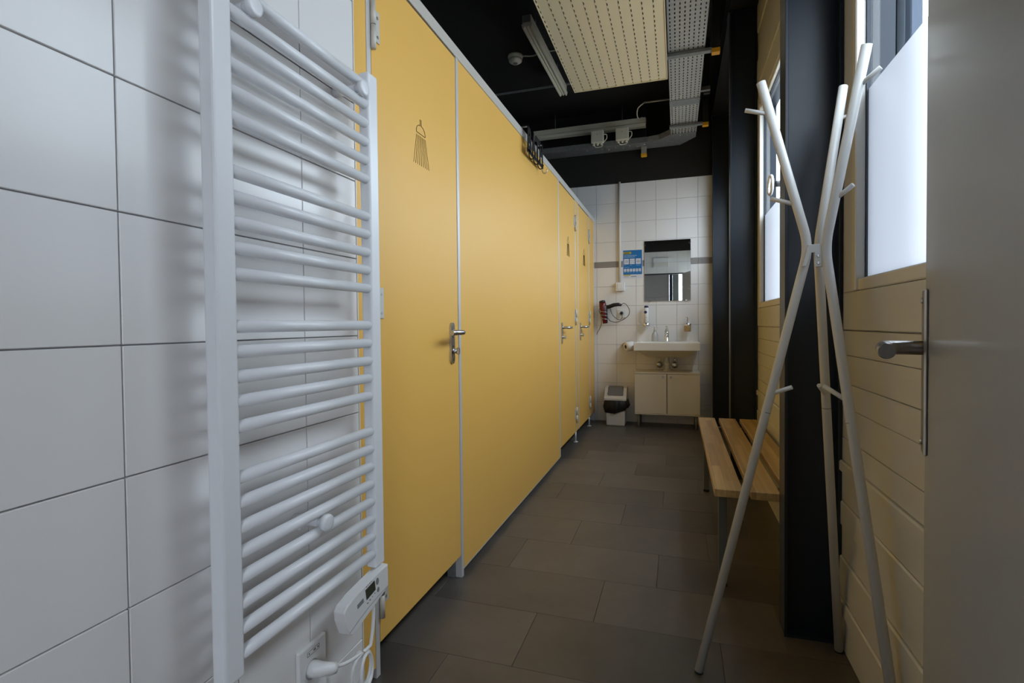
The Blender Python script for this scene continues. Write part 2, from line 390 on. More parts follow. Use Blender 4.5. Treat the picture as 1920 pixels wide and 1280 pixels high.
# right wall: cream boarded panels between the columns, with three windows
wr = struct(obj('wall_right', B((XR+0.02, -0.15, 0), (XR+0.06, 0.18, ZC)), cream_m))
bays = [(-0.05, 1.845, 0.20, 1.685), (1.90, 3.635, 2.05, 3.46), (3.69, 5.43, 3.84, 5.20)]
ZB, ZT = 1.138, 2.312
rows = [0.0, 0.115, 0.165, 0.29, 0.382, 0.461, 0.552, 0.588, 0.659, 0.755, 0.829, 0.915, 0.99]
uprows = [2.42, 2.49, 2.66, 2.83, 3.0, 3.2]
for bi, (ya, yb, wa, wb_) in enumerate(bays):
    # solid wall behind the boards
    bm = bmesh.new()
    add_box(bm, (XR+0.012, ya-0.1, 0), (XR+0.075, yb+0.1, ZB-0.001)); add_box(bm, (XR+0.012, ya-0.1, ZT), (XR+0.075, yb+0.1, ZC))
    add_box(bm, (XR+0.012, ya-0.1, ZB), (XR+0.075, wa, ZT)); add_box(bm, (XR+0.012, wb_, ZB), (XR+0.075, yb+0.1, ZT))
    obj('wall_core', bm, cream_m, wr)
    for i in range(len(rows)-1):
        z0, z1 = rows[i], rows[i+1]
        th = {0: 0.003, 1: 0.013, 2: 0.008, 3: 0.001, 4: 0.006, 5: 0.0015, 6: 0.010}.get(i, 0.001 if i % 2 else 0.0)
        bev = 0.004 if th > 0.004 else 0.0012
        obj('panel', B((XR-th, ya, z0+0.0008), (XR+0.011, yb, z1-0.0008), bev), cream_m, wr)
    for i in range(len(uprows)-1):
        obj('panel', B((XR-(0.006 if i % 2 else 0), ya, uprows[i]+0.001), (XR+0.011, yb, uprows[i+1]-0.001), 0.004), cream_m, wr)
    for (p, q) in ((ya, wa-0.13), (wb_+0.13, yb)):
        if q-p > 0.01: obj('panel', B((XR, p, 0.992), (XR+0.011, q, 2.418), 0.001), cream_m, wr)
    wn = struct(obj('window_%d' % (bi+1), B((XR-0.006, wa-0.125, 0.992), (XR+0.011, wb_+0.125, ZB-0.035), 0.002), cream_m))
    for nm, a, b in (('casing', (XR-0.006, wa-0.125, ZB-0.034), (XR+0.011, wa-0.031, ZT+0.10)),
                     ('casing', (XR-0.006, wb_+0.031, ZB-0.034), (XR+0.011, wb_+0.125, ZT+0.10)),
                     ('casing', (XR-0.006, wa-0.03, ZT+0.03), (XR+0.011, wb_+0.03, ZT+0.10))):
        obj(nm, B(a, b, 0.003), cream_m, wn)
    for nm, a, b in (('frame_side', (XR-0.012, wa-0.03, ZB-0.033), (XR+0.05, wa, ZT+0.03)), ('frame_side', (XR-0.012, wb_, ZB-0.033), (XR+0.05, wb_+0.03, ZT+0.03)),
                     ('frame_rail', (XR-0.004, wa, ZB-0.033), (XR+0.05, wb_, ZB)), ('frame_rail', (XR-0.004, wa, ZT), (XR+0.05, wb_, ZT+0.03))):
        obj(nm, B(a, b, 0.003), frame_m, wn)
    bm = bmesh.new(); add_box(bm, (XR+0.013, wa, ZB), (XR+0.0262, wa+0.005, ZT)); add_box(bm, (XR+0.013, wb_-0.005, ZB), (XR+0.0262, wb_, ZT))
    add_box(bm, (XR+0.013, wa+0.005, ZB), (XR+0.0262, wb_-0.005, ZB+0.004)); add_box(bm, (XR+0.013, wa+0.005, ZT-0.006), (XR+0.0262, wb_-0.005, ZT))
    obj('gasket', bm, post_m, wn)
    obj('frosted_pane', B((XR+0.018, wa+0.005, ZB+0.004), (XR+0.0182, wb_-0.005, 1.662)), frost_m, wn, 'frosted lower glass')
    obj('pane', B((XR+0.018, wa+0.005, 1.6622), (XR+0.0182, wb_-0.005, ZT-0.006)), clearg_m, wn, 'clear upper glass')
    bm = bmesh.new()
    for (a, b) in (((XR+0.0265, wb_-0.006, ZB), (XR+0.080, wb_-0.0005, ZT)), ((XR+0.0265, wa+0.0005, ZB), (XR+0.080, wa+0.006, ZT)), ((XR+0.0265, wa+0.006, ZT-0.006), (XR+0.080, wb_-0.006, ZT-0.0005))):
        add_box(bm, a, b)
    obj('outer_reveal', bm, post_m, wn)
# window handle with a round rose on the second window
hn = bpy.data.objects['window_2']
wh = obj('handle', T([(XR-0.030, 2.955+0.058*math.cos(t), 1.722+0.046*math.sin(t)) for t in [2*PI*k/28 for k in range(29)]], 0.0075, 10), frame_m, hn, 'white ring shaped window handle')
obj('rose', T([(XR+0.0175, 2.935, 1.722), (XR-0.030, 2.935, 1.722)], 0.016, 14), blackp_m, wh)

# rear wall with the doorway the camera looks in from
rw = struct(obj('wall_rear', B((X0-0.1, -0.15, 2.02), (XR+0.06, -0.056, ZC)), grout_m))
obj('rear_pier', B((0.135, -0.15, 0), (XR+0.02, -0.05, 2.02)), frame_m, rw)
for i in range(2):
    for j in range(6):
        bm = B((X0+0.2*j+0.0012, -0.056, 2.021+0.22*i), (X0+0.2*j+0.1988, -0.05, 2.02+0.22*i+0.2185), 0.0008)
        obj('tile', bm, tile_m, rw)
bm = bmesh.new(); add_box(bm, (-0.79, -0.16, 2.0), (0.135, -0.045, 2.02)); add_box(bm, (0.115, -0.16, 0), (0.135, -0.045, 2.0))
obj('door_frame', bm, beam_m, rw)
obj('upper_paint', B((X0, -0.052, 2.461), (XR, -0.046, ZC)), black_m, rw)
# vestibule seen in the mirror
vs = struct(obj('wall_vestibule', B((-1.2, -1.42, 0), (-0.17, -1.35, 2.3)), leaf_m))
for (a, b) in ((-0.78, -0.49), (-0.47, -0.19)): obj('panel', B((a, -1.35, 0.25), (b, -1.34, 1.60), 0.004), leaf_m, vs)
obj('post', B((-0.165, -1.42, 0), (-0.10, -1.33, 2.3)), column_m, vs)
obj('glazed_door_stile', B((-0.098, -1.40, 0), (0.035, -1.35, 2.3), 0.004), mat('vestibule_grey', (0.30, 0.34, 0.33), 0.4), vs)
obj('door_pull', T([(-0.07, -1.33, 1.35), (-0.07, -1.30, 1.35), (-0.03, -1.30, 1.35)], 0.008), chrome_m, vs)
obj('lower_panel', B((0.036, -1.42, 0), (0.62, -1.37, 0.27)), column_m, vs)
obj('lintel', B((-1.2, -1.42, 2.3), (0.75, -1.35, 2.6)), leaf_m, vs)
struct(obj('wall_vestibule_side', B((0.56, -1.6, 0), (0.62, -0.15, ZC)), leaf_m))
struct(obj('wall_vestibule_far', B((-1.3, -1.6, 0), (-1.2, -0.0, ZC)), leaf_m))
struct(obj('wall_vestibule_top', B((-1.3, -1.6, 2.6), (0.75, -1.42, ZC)), leaf_m))

# entry door leaf, opened right beside the camera
ang = math.radians(16.2)
E0 = Vector((0.3545, 0.925, 0)); dv = Vector((-math.sin(ang), -math.cos(ang), 0)); nv = Vector((-math.cos(ang), math.sin(ang), 0))  # nv: face normal to the left
def dl(s, n, z): return E0 + dv*s + nv*n + Vector((0, 0, z))      # s along leaf to hinge, n out of the face
def leaf_box(s0, s1, n0, n1, z0, z1, bevel=0):
    bm = bmesh.new(); vs_ = add_box(bm, (s0, n0, z0), (s1, n1, z1), bevel)
    for v in bm.verts: v.co = dl(v.co.x, v.co.y, v.co.z)
    bmesh.ops.recalc_face_normals(bm, faces=bm.faces); return bm
d1 = struct(obj('door_1', leaf_box(0, 0.93, -0.04, 0, 0.008, 1.998, 0.0015), leaf_m))
d1['label'] = 'grey painted entry door leaf standing open at the right edge'
pl = obj('handle_plate', leaf_box(0.004, 0.044, 0, 0.005, 0.822, 1.064, 0.0022), steel_m, d1, 'brushed steel long plate')
for z in (1.047, 0.840): obj('screw', L([(0.0045, 0), (0.0040, 0.002), (0.001, 0.0032)], dl(0.022, 0.005, z), nv, 10), steel_m, pl)
lz = 0.978
obj('lever', T([dl(0.024, 0.004, lz), dl(0.024, 0.036, lz), dl(0.026, 0.044, lz), dl(0.032, 0.050, lz), dl(0.041, 0.052, lz), dl(0.141, 0.052, lz), dl(0.1425, 0.052, lz)], [0.0105]*6+[0.0095], 22), mat('dark_brushed_steel', (0.30, 0.285, 0.27), 0.26, metal=1.0), d1, 'brushed steel lever')

# ================================================================== STEEL COLUMNS AND BEAM
def column(name, y, lab):
    o = thing(name, lab, 'column', (0.408, y+0.044, 0), 'dark steel columns along the right wall')
    obj('flange', B((0.327, y, 0), (0.337, y+0.088, 2.985), 0.001), column_m, o)
    obj('flange', B((0.478, y, 0), (0.488, y+0.088, 2.985), 0.001), column_m, o)
    obj('web', B((0.3372, y+0.040, 0), (0.4778, y+0.048, 2.985)), column_m, o)
    obj('cap_plate', B((0.317, y-0.012, 2.985), (0.489, y+0.10, 2.999)), column_m, o)
    obj('base_plate', B((0.338, y+0.004, 0), (0.477, y+0.039, 0.008)), column_m, o)
column('steel_column', 1.832, 'dark blue steel column behind the white coat rack, the nearest')
column('steel_column', 3.60, 'dark blue steel column at the far end of the wooden bench, between the two windows')
column('steel_column', 5.32, 'dark steel column against the tiled wall beside the mirror')
bmo = thing('steel_beam', 'black steel beam running along the right wall on top of the columns', 'beam', (0.408, 2.7, 3.0))
obj('bottom_flange', B((0.325, -0.05, 3.0), (0.489, 5.43, 3.012)), beam_m, bmo)
obj('web', B((0.403, -0.05, 3.012), (0.411, 5.43, 3.188)), beam_m, bmo)
obj('top_flange', B((0.325, -0.05, 3.188), (0.489, 5.43, 3.199)), beam_m, bmo)

# ================================================================== YELLOW CUBICLES
ZP0, ZP1 = 0.092, 2.068
cp = thing('cubicle_partition', 'yellow laminate cubicle partition with aluminium posts and a pale top rail', 'partition', (PX, 3.3, 0))
obj('panel', B((PX-0.013, 1.913, 0.030), (PX, 3.724, 2.074), 0.001), yellow_m, cp, 'wide yellow panel')
obj('infill_panel', B((PX-0.013, 1.166, 0.032), (PX, 1.272, 2.074), 0.001), yellow_m, cp)
obj('infill_panel', B((PX-0.013, 4.392, ZP0), (PX, 4.508, 2.074), 0.001), yellow_m, cp)
obj('infill_panel', B((PX-0.013, 5.108, ZP0), (PX, 5.415, 2.074), 0.001), yellow_m, cp)
obj('top_rail', B((PX-0.030, 1.162, 2.075), (PX+0.004, 5.432, 2.120), 0.002), rail_m, cp, 'pale aluminium rail')
obj('bottom_edge', B((PX-0.012, 1.913, 0.027), (PX+0.001, 3.724, 0.0298)), alu_m, cp)
for (a, b, z0) in ((1.273, 1.293, 0.0), (1.892, 1.912, 0.0), (3.726, 3.746, 0.03), (4.372, 4.390, 0.09), (4.510, 4.526, 0.09), (5.092, 5.107, 0.09), (5.416, 5.432, 0.0)):
    obj('post', B((PX-0.026, a, z0), (PX+0.002, b, 2.0745), 0.001), alu_m, cp, 'aluminium post')
for y in (4.381, 5.10):
    bm = bmesh.new(); add_tube(bm, [(PX-0.008, y, 0.004), (PX-0.008, y, 0.09)], 0.008, 10); add_lathe(bm, [(0.022, 0), (0.022, 0.004), (0.010, 0.008)], (PX-0.008, y, 0), seg=14)
    obj('foot', bm, alu_m, cp)
for y in (1.902, 3.736, 4.45):
    obj('divider', B((-2.28, y-0.006, 0.03 if y < 2 else 0.09), (PX-0.027, y+0.006, 2.074)), slab_m, cp, 'dark dividing wall')
obj('foot', B((PX-0.06, 1.885, 0), (PX-0.027, 1.91, 0.10), 0.001), galv_d, cp)

def cubicle_door(y0, y1, label, hinge_near, pict):
    w_ = y1-y0
    o = thing('cubicle_door', label, 'door', (PX, (y0+y1)/2, ZP0), 'yellow cubicle doors')
    g = 0.004
    obj('leaf', B((PX-0.013, y0+g, ZP0), (PX, y1-g, ZP1), 0.0008), yellow_m, o)
    yh = y0 if hinge_near else y1; s = 1 if hinge_near else -1
    for z in (1.875, 1.075, 0.235) :
        h = obj('hinge', B((PX+0.0005, min(yh+s*0.004, yh+s*0.046), z-0.065+0.03), (PX+0.0035, max(yh+s*0.004, yh+s*0.046), z+0.065-0.01), 0.001), rail_m, o, 'pale metal hinge')
        bm = bmesh.new(); add_tube(bm, [(PX+0.0085, yh+s*0.003, z-0.068), (PX+0.0085, yh+s*0.003, z-0.001)], 0.0075, 12); add_tube(bm, [(PX+0.0085, yh+s*0.003, z+0.001), (PX+0.0085, yh+s*0.003, z+0.068)], 0.0075, 12)
        obj('knuckle', bm, rail_m, h)
        bm = bmesh.new()
        for zz in (z-0.02, z+0.035): add_lathe(bm, [(0.0045, 0), (0.0045, 0.0008)], (PX+0.0036, yh+s*0.033, zz), (1, 0, 0), 10)
        obj('screw', bm, steel_m, h)
    yk = (y1-0.068) if hinge_near else (y0+0.068)
    # long oval plate
    n = 10; poly = []
    for k in range(n+1): t = PI*k/n; poly.append((PX, yk+0.0165*math.cos(t), 1.012+0.0165*math.sin(t)))
    for k in range(n+1): t = PI+PI*k/n; poly.append((PX, yk+0.0165*math.cos(t), 0.886+0.0165*math.sin(t)))
    p = obj('handle_plate', Pm(poly, (0.007, 0, 0)), steel_m, o, 'brushed steel oval plate')
    d = -1 if hinge_near else 1
    obj('lever', T([(PX+0.006, yk, 0.990), (PX+0.040, yk, 0.990), (PX+0.049, yk+d*0.003, 0.990), (PX+0.054, yk+d*0.011, 0.990), (PX+0.055, yk+d*0.02, 0.990), (PX+0.055, yk+d*0.118, 0.990)], 0.0095, 14), steel_m, o, 'brushed steel lever')
    bm = bmesh.new(); add_lathe(bm, [(0.009, 0), (0.009, 0.016)], (PX+0.007, yk, 0.918), (1, 0, 0), 14); add_box(bm, (PX+0.022, yk-0.004, 0.905), (PX+0.034, yk+0.004, 0.931), 0.002)
    obj('thumb_turn', bm, steel_m, o)
    bm = bmesh.new()
    for z in (0.972, 0.937, 0.884): add_lathe(bm, [(0.003, 0), (0.003, 0.0008)], (PX+0.007, yk, z), (1, 0, 0), 8)
    obj('screw', bm, dark_m, o)
    if pict:
        yc = pict
        bm = bmesh.new(); X = PX+0.0006; r = 0.0011
        def ln(pts, rr=r): add_tube(bm, [(X, yc+a, b) for a, b in pts], rr, 5)
        head = [(-0.030, 1.668)]
        for k in range(11):
            t = PI - PI*0.5*k/10; head.append((-0.004+0.027*math.cos(t), 1.672+0.024*math.sin(t)))
        ln(head+[(-0.004, 1.700), (-0.004, 1.716), (0.004, 1.716), (0.004, 1.696)])
        hd2 = [(0.004, 1.696)]
        for k in range(11):
            t = PI*0.5-PI*0.5*k/10; hd2.append((0.003+0.030*math.cos(t), 1.668+0.028*math.sin(t)))
        ln(hd2); ln([(-0.030, 1.668), (0.033, 1.668)])
        for k in range(9):
            u = k/8; ln([(-0.030+0.062*u, 1.660), (-0.052+0.110*u, 1.561)], 0.0008)
        obj('shower_pictogram', bm, ink_m, o, 'thin outline of a shower head with water lines')
    return o
cubicle_door(1.294, 1.891, 'yellow cubicle door with shower drawing, next to the towel radiator', True, 1.592)
cubicle_door(3.748, 4.371, 'yellow cubicle door beyond the wide panel, the middle of the three', False, 4.08)
cubicle_door(4.527, 5.091, 'yellow cubicle door closest to the tiled back wall', False, 4.82)

# BATH hook rack hung over the rail
hr = thing('hook_rack', 'black metal hook rack spelling BATH hung over the partition top', 'hook rack', (PX+0.03, 2.96, 2.0))
yb0, yb1, xr = 2.80, 3.15, PX+0.034
LW_ = (yb1-yb0)/4
for i, ch in enumerate('BATH'):
    bm = text_bm(ch, 0.182, 0.003, (xr, yb0+LW_*i+0.004, 2.003), (0, 1, 0), (0, 0, 1), width=LW_*0.94, bold=0.009)
    ys = [v.co.y for v in bm.verts]; sh = yb0+LW_*(i+0.04)-min(ys); bmesh.ops.translate(bm, verts=bm.verts, vec=(0, sh, 0))
    obj('letter', bm, letter_m, hr)
obj('base_bar', B((xr-0.0015, yb0-0.005, 1.986), (xr+0.0015, yb1+0.005, 2.006), 0.0005), letter_m, hr)
for y in (yb0+0.012, yb1-0.016):
    bm = bmesh.new()
    add_box(bm, (xr-0.0015, y-0.008, 2.12), (xr+0.0015, y+0.008, 2.131)); add_box(bm, (PX-0.035, y-0.008, 2.128), (xr+0.0015, y+0.008, 2.131)); add_box(bm, (PX-0.037, y-0.008, 2.085), (PX-0.0345, y+0.008, 2.131))
    obj('over_door_bracket', bm, wire_m, hr)
for k in range(4):
    y = yb0+0.03+k*0.098
    obj('hook', T(curve_pts([(xr, y, 1.990), (xr+0.003, y, 1.963), (xr+0.016, y, 1.950), (xr+0.030, y, 1.960), (xr+0.034, y, 1.975)], 4), 0.003, 8), letter_m if k < 3 else steel_m, hr)

# ================================================================== TOWEL RADIATOR
rd = thing('towel_radiator', 'white tubular towel radiator on the tiled wall in the foreground', 'radiator', (-0.75, 0.9, 0.41))
XA, XB = -0.747, -0.717
def rpost(y0, y1):
    bm = bmesh.new(); add_box(bm, (XA, y0, 0.412), (XB, y1, 1.642), 0.006, 3)
    for f in bm.faces: f.smooth = False
    bmesh.ops.recalc_face_normals(bm, faces=bm.faces); obj('post', bm, radiator_m, rd)
rpost(0.6565, 0.6995); rpost(1.107, 1.1485)
TZ = [1.608, 1.562, 1.516, 1.471, 1.425, 1.380, 1.288, 1.244, 1.200, 1.156, 1.111, 1.020, 0.976, 0.932, 0.889, 0.845, 0.756, 0.712, 0.668, 0.624, 0.580, 0.535, 0.491, 0.447]
tm = None
for z in TZ:
    if tm is None:
        bm = T([(-0.7295, 0.697, 0), (-0.7295, 1.110, 0)], 0.0115, 24); tm = bpy.data.meshes.new('tube'); bm.to_mesh(tm); bm.free(); tm.materials.append(radiator_m)
    o = put(tm, rd, Vector((0, 0, z))-Vector((-0.75*0+0, 0, 0))-Vector((-0.75, 0.9, 0.41)), 'tube')
for (y, z) in ((0.742, 1.585), (1.076, 1.585), (0.915, 0.601)):
    b_ = obj('wall_bracket', T([(X0, y, z), (-0.730, y, z)], 0.011, 16), radiator_m, rd)
    bm = bmesh.new(); add_lathe(bm, [(0.0175, 0), (0.0178, 0.010), (0.0165, 0.0125), (0.012, 0.0135), (0.001, 0.014)], (-0.7185, y, z), (1, 0, 0), 22)
    add_tube(bm, [(-0.732, y, z), (-0.716, y, z)], 0.009, 12)
    obj('bracket_cap', bm, radiator_m, b_)
    obj('bracket_arm', B((-0.768, y-0.03, z-0.012), (-0.756, y+0.03, z+0.012), 0.002), radiator_m, b_)
# control box hanging under the far post
cbx = []
def cyz(y, z): return (-0.714, y, z)
prof = [(1.148, 0.409), (1.108, 0.405), (1.085, 0.402), (1.010, 0.3945), (0.975, 0.388), (0.9645, 0.377), (0.967, 0.355), (0.983, 0.318), (0.994, 0.311), (1.012, 0.317), (1.090, 0.336), (1.148, 0.3495)]
bm = bmesh.new(); add_prism(bm, [(-0.738, y, z) for y, z in prof], (0.030, 0, 0))
bmesh.ops.bevel(bm, geom=[e for e in bm.edges], offset=0.003, segments=2, profile=0.5, affect='EDGES', clamp_overlap=True)
bmesh.ops.recalc_face_normals(bm, faces=bm.faces)
cb = obj('control_box', bm, white_m, rd, 'white electronic control with a small dark display')
xs = -0.7078
def quadp(pts, name, m, th=0.0008):
    return obj(name, Pm([(xs, a, b) for a, b in pts], (th, 0, 0)), m, cb)
quadp([(1.045, 0.3905), (1.084, 0.3955), (1.088, 0.371), (1.050, 0.3645)], 'display', lcd_m)
quadp([(1.012, 0.372), (1.036, 0.376), (1.038, 0.366), (1.014, 0.362)], 'badge', btn_m)
for (y, z, a, b) in ((1.096, 0.388, 0.0055, 0.0085), (1.099, 0.366, 0.004, 0.006)):
    quadp([(y+a*math.cos(t), z+b*math.sin(t)) for t in [2*PI*k/14 for k in range(14)]], 'button', btn_m, 0.0015)
bm = bmesh.new()
for (y, z, l_) in ((1.049, 0.3965, 0.003), (1.056, 0.398, 0.002), (1.062, 0.399, 0.003), (1.069, 0.4, 0.002), (1.052, 0.355, 0.005), (1.062, 0.358, 0.005), (1.073, 0.361, 0.002), (1.083, 0.364, 0.003)):
    add_box(bm, (xs, y, z-0.0012), (xs+0.0005, y+l_, z+0.0008))
obj('printed_marks', bm, print_m, cb)['kind'] = 'stuff'
obj('seam', T([(xs+0.0002, y, z) for y, z in ((0.982, 0.3235), (1.02, 0.334), (1.06, 0.343), (1.10, 0.349), (1.146, 0.3525))], 0.0006, 5), btn_m, cb)
# cord: from the box down, coiled, then to the plug in the wall socket
cord = [(-0.722, 1.098, 0.338), (-0.722, 1.100, 0.300), (-0.722, 1.094, 0.262), (-0.722, 1.085, 0.232)]
coil = []
for k in range(0, 46):
    t = 2*PI*k/15; coil.append((-0.728+0.012*math.sin(t*0.33), 1.066+0.026*math.sin(t)-0.006*k/15, 0.186+0.041*math.cos(t)))
tail = [(-0.728, 1.058, 0.230), (-0.730, 1.035, 0.232), (-0.735, 1.005, 0.236), (-0.742, 0.980, 0.243)]
obj('power_cord', T(curve_pts(cord, 4)+[Vector(p) for p in coil]+curve_pts(tail, 5), 0.0044, 8), white_m, rd)
obj('plug', T([(-0.789, 0.944, 0.252), (-0.772, 0.947, 0.252), (-0.762, 0.952, 0.250), (-0.745, 0.966, 0.246), (-0.740, 0.974, 0.244)], [0.018, 0.0185, 0.016, 0.013, 0.0115], 16), white_m, rd)

so = thing('wall_socket', 'white double wall socket under the radiator with the plug in it', 'socket', (X0, 0.95, 0.22))
obj('cover_plate', B((X0, 0.907, 0.130), (X0+0.011, 0.997, 0.306), 0.003, 2), white_m, so)
for z in (0.250, 0.190):
    s_ = obj('socket_well', L([(0.0215, 0), (0.0215, 0.0016), (0.0195, 0.0018), (0.018, 0.0005), (0.001, 0.0004)], (X0+0.0105, 0.946, z), (1, 0, 0), 24), mat('socket_grey', (0.45, 0.45, 0.46), 0.4), so)
bm = bmesh.new()
for a, b in (((0.932, 0.294), (0.972, 0.2945)), ((0.932, 0.284), (0.972, 0.2845)), ((0.932, 0.284), (0.9325, 0.2945)), ((0.9715, 0.284), (0.972, 0.2945))):
    add_box(bm, (X0+0.0105, a[0], a[1]), (X0+0.0115, b[0], b[1]))
for y in (0.937, 0.953, 0.957, 0.966): add_box(bm, (X0+0.0105, y, 0.2875), (X0+0.0115, y+0.0025, 0.291))
obj('printed_mark', bm, print_m, so)['kind'] = 'stuff'

# ================================================================== COAT RACK
cr_ = thing('coat_rack', 'white metal coat rack of three bent tubes in front of the nearest column', 'coat rack', (0.345, 1.57, 0))
def rtube(foot, hub, top, pegs, lab=None):
    foot, hub, top = Vector(foot), Vector(hub), Vector(top)
    d1_ = (foot-hub).normalized(); d2_ = (top-hub).normalized()
    pts = [foot+Vector((0, 0, 0.004)), hub+d1_*0.045]
    for k in range(1, 6):
        t = k/6; pts.append((hub+d1_*0.045)*(1-t)**2+hub*2*t*(1-t)+(hub+d2_*0.045)*t*t)
    pts += [hub+d2_*0.045, top]
    o = obj('tube', T(pts, 0.0118, 18), rack_m, cr_, lab)
    obj('foot_cap', T([foot, foot+(hub-foot).normalized()*0.006], 0.0125, 14), dark_m, o)
    obj('joint_ring', T([foot+(hub-foot)*0.63, foot+(hub-foot)*0.6315], 0.01195, 18), btn_m, o)
    for a, b in pegs: obj('peg', T([a, b], 0.0058, 12), rack_m, o)
PEG = {}
RACK = __import__('json').loads('''{"A": {"foot": [0.057, 1.572, 0], "hub": [0.337, 1.565, 1.219], "top": [0.219, 1.56, 1.67], "pegs": [[[0.242, 1.561, 1.582], [0.181, 1.571, 1.604]], [[0.3069, 1.5637, 1.3339], [0.248, 1.584, 1.358]], [[0.2454, 1.5673, 0.8201], [0.294, 1.547, 0.842]]]}, "B": {"foot": [0.472, 1.797, 0], "hub": [0.367, 1.6, 1.223], "top": [0.452, 1.7, 1.684], "pegs": [[[0.4346, 1.6795, 1.5897], [0.462, 1.71, 1.603]], [[0.3918, 1.6292, 1.3574], [0.425, 1.669, 1.358]], [[0.4025, 1.6667, 0.8089], [0.374, 1.617, 0.841]]]}, "C": {"foot": [0.473, 1.315, 0], "hub": [0.371, 1.548, 1.215], "top": [0.431, 1.44, 1.675], "pegs": [[[0.4193, 1.461, 1.5857], [0.457, 1.431, 1.613]], [[0.3861, 1.5209, 1.3305], [0.419, 1.491, 1.358]], [[0.4042, 1.4721, 0.819], [0.362, 1.517, 0.851]]]}, "hubs": [[0.333, 1.548, 1.217], [0.361, 1.556, 1.22]]}''')
for k in 'ABC':
    d = RACK[k]; rtube(d['foot'], d['hub'], d['top'], d['pegs'])
hubp = [[0.331, 1.543, 1.222], [0.359, 1.543, 1.222], [0.366, 1.543, 1.162], [0.348, 1.543, 1.162], [0.347, 1.543, 1.202], [0.336, 1.543, 1.202], [0.327, 1.543, 1.165], [0.317, 1.543, 1.165]]
hubscrews = [[0.355, 1.543, 1.191], [0.355, 1.543, 1.172]]
bm = bmesh.new(); add_prism(bm, hubp, (0, 0.008, 0)); bmesh.ops.bevel(bm, geom=list(bm.edges), offset=0.001, segments=1, affect='EDGES'); bmesh.ops.recalc_face_normals(bm, faces=bm.faces)
hbk = obj('hub_bracket', bm, rack_m, cr_)
for c in hubscrews: obj('screw', L([(0.0040, 0), (0.0040, 0.0012), (0.0015, 0.0012), (0.0012, 0.0003)], c, (0, -1, 0), 12), steel_m, hbk)

# ================================================================== BENCH
bn = thing('bench', 'wooden slat bench with grey metal legs along the right wall', 'bench', (0.295, 2.72, 0))
for (a, b) in ((0.126, 0.222), (0.246, 0.342), (0.366, 0.462)):
    obj('slat', B((a, 1.975, 0.392), (b, 3.455, 0.420), 0.0025, 2), wood_m, bn)
legm = mat('bench_steel', (0.16, 0.17, 0.17), 0.4, metal=0.3)
for x in (0.165, 0.425):
    for y in (2.135, 3.305):
        lg = obj('leg', B((x-0.015, y-0.015, 0.004), (x+0.015, y+0.015, 0.365), 0.002), legm, bn)
        obj('leg_cap', B((x-0.016, y-0.016, 0.0), (x+0.016, y+0.016, 0.012), 0.001), dark_m, lg)
for y in (2.135, 3.305): obj('crossbar', B((0.14, y-0.015, 0.365), (0.45, y+0.015, 0.3915), 0.002), legm, bn)

# ================================================================== WASH AREA
ba = thing('washbasin', 'white rectangular ceramic washbasin on the tiled back wall', 'washbasin', (-0.097, 5.22, 0.70))
bm = bmesh.new(); bx0, bx1, by0, by1 = -0.395, 0.201, 5.0, DW
add_box(bm, (bx0, by0, 0.757), (bx1, by0+0.022, 0.835), 0.005, 2); add_box(bm, (bx0, by0+0.015, 0.757), (bx0+0.022, by1, 0.835), 0.005, 2)
add_box(bm, (bx1-0.022, by0+0.015, 0.757), (bx1, by1, 0.835), 0.005, 2); add_box(bm, (bx0+0.015, 5.27, 0.757), (bx1-0.015, by1, 0.835), 0.005, 2)
add_box(bm, (bx0+0.015, by0+0.015, 0.757), (bx1-0.015, 5.29, 0.768))
add_prism(bm, [(bx0+0.03, by0+0.03, 0.757), (bx1-0.03, by0+0.03, 0.757), (bx1-0.12, 5.16, 0.69), (bx0+0.12, 5.16, 0.69)], (0, 0.26, 0))
obj('basin', bm, ceram_m, ba)
obj('drain', L([(0.02, 0), (0.02, 0.003), (0.014, 0.004)], (-0.097, 5.15, 0.768)), chrome_m, ba)
fa = thing('mixer_tap', 'chrome single lever mixer tap on the washbasin', 'tap', (-0.099, 5.33, 0.835))
obj('body', L([(0.024, 0), (0.024, 0.006), (0.0195, 0.010), (0.0195, 0.085), (0.0205, 0.09)], (-0.099, 5.33, 0.835)), chrome_m, fa)
obj('spout', T([(-0.099, 5.325, 0.885), (-0.099, 5.27, 0.903), (-0.099, 5.215, 0.900), (-0.099, 5.208, 0.892)], [0.014, 0.0125, 0.0115, 0.0105], 14), chrome_m, fa)
obj('lever', T([(-0.099, 5.335, 0.925), (-0.099, 5.325, 0.945), (-0.099, 5.30, 0.962), (-0.099, 5.245, 0.985)], [0.0205, 0.019, 0.010, 0.006], 14), chrome_m, fa)
tp = thing('bottle_trap', 'pale plastic waste pipe between basin and cabinet', 'waste pipe', (-0.095, 5.30, 0.55))
obj('pipe', L([(0.021, 0), (0.021, 0.145)], (-0.095, 5.30, 0.548)), white_m, tp)
obj('collar', L([(0.026, 0), (0.026, 0.028), (0.023, 0.030)], (-0.095, 5.30, 0.602)), white_m, tp)
obj('flange', L([(0.034, 0), (0.032, 0.008), (0.022, 0.014)], (-0.095, 5.30, 0.5475)), white_m, tp)
obj('flange', L([(0.030, 0), (0.031, 0.004), (0.031, 0.007)], (-0.095, 5.30, 0.683)), dark_m, tp)
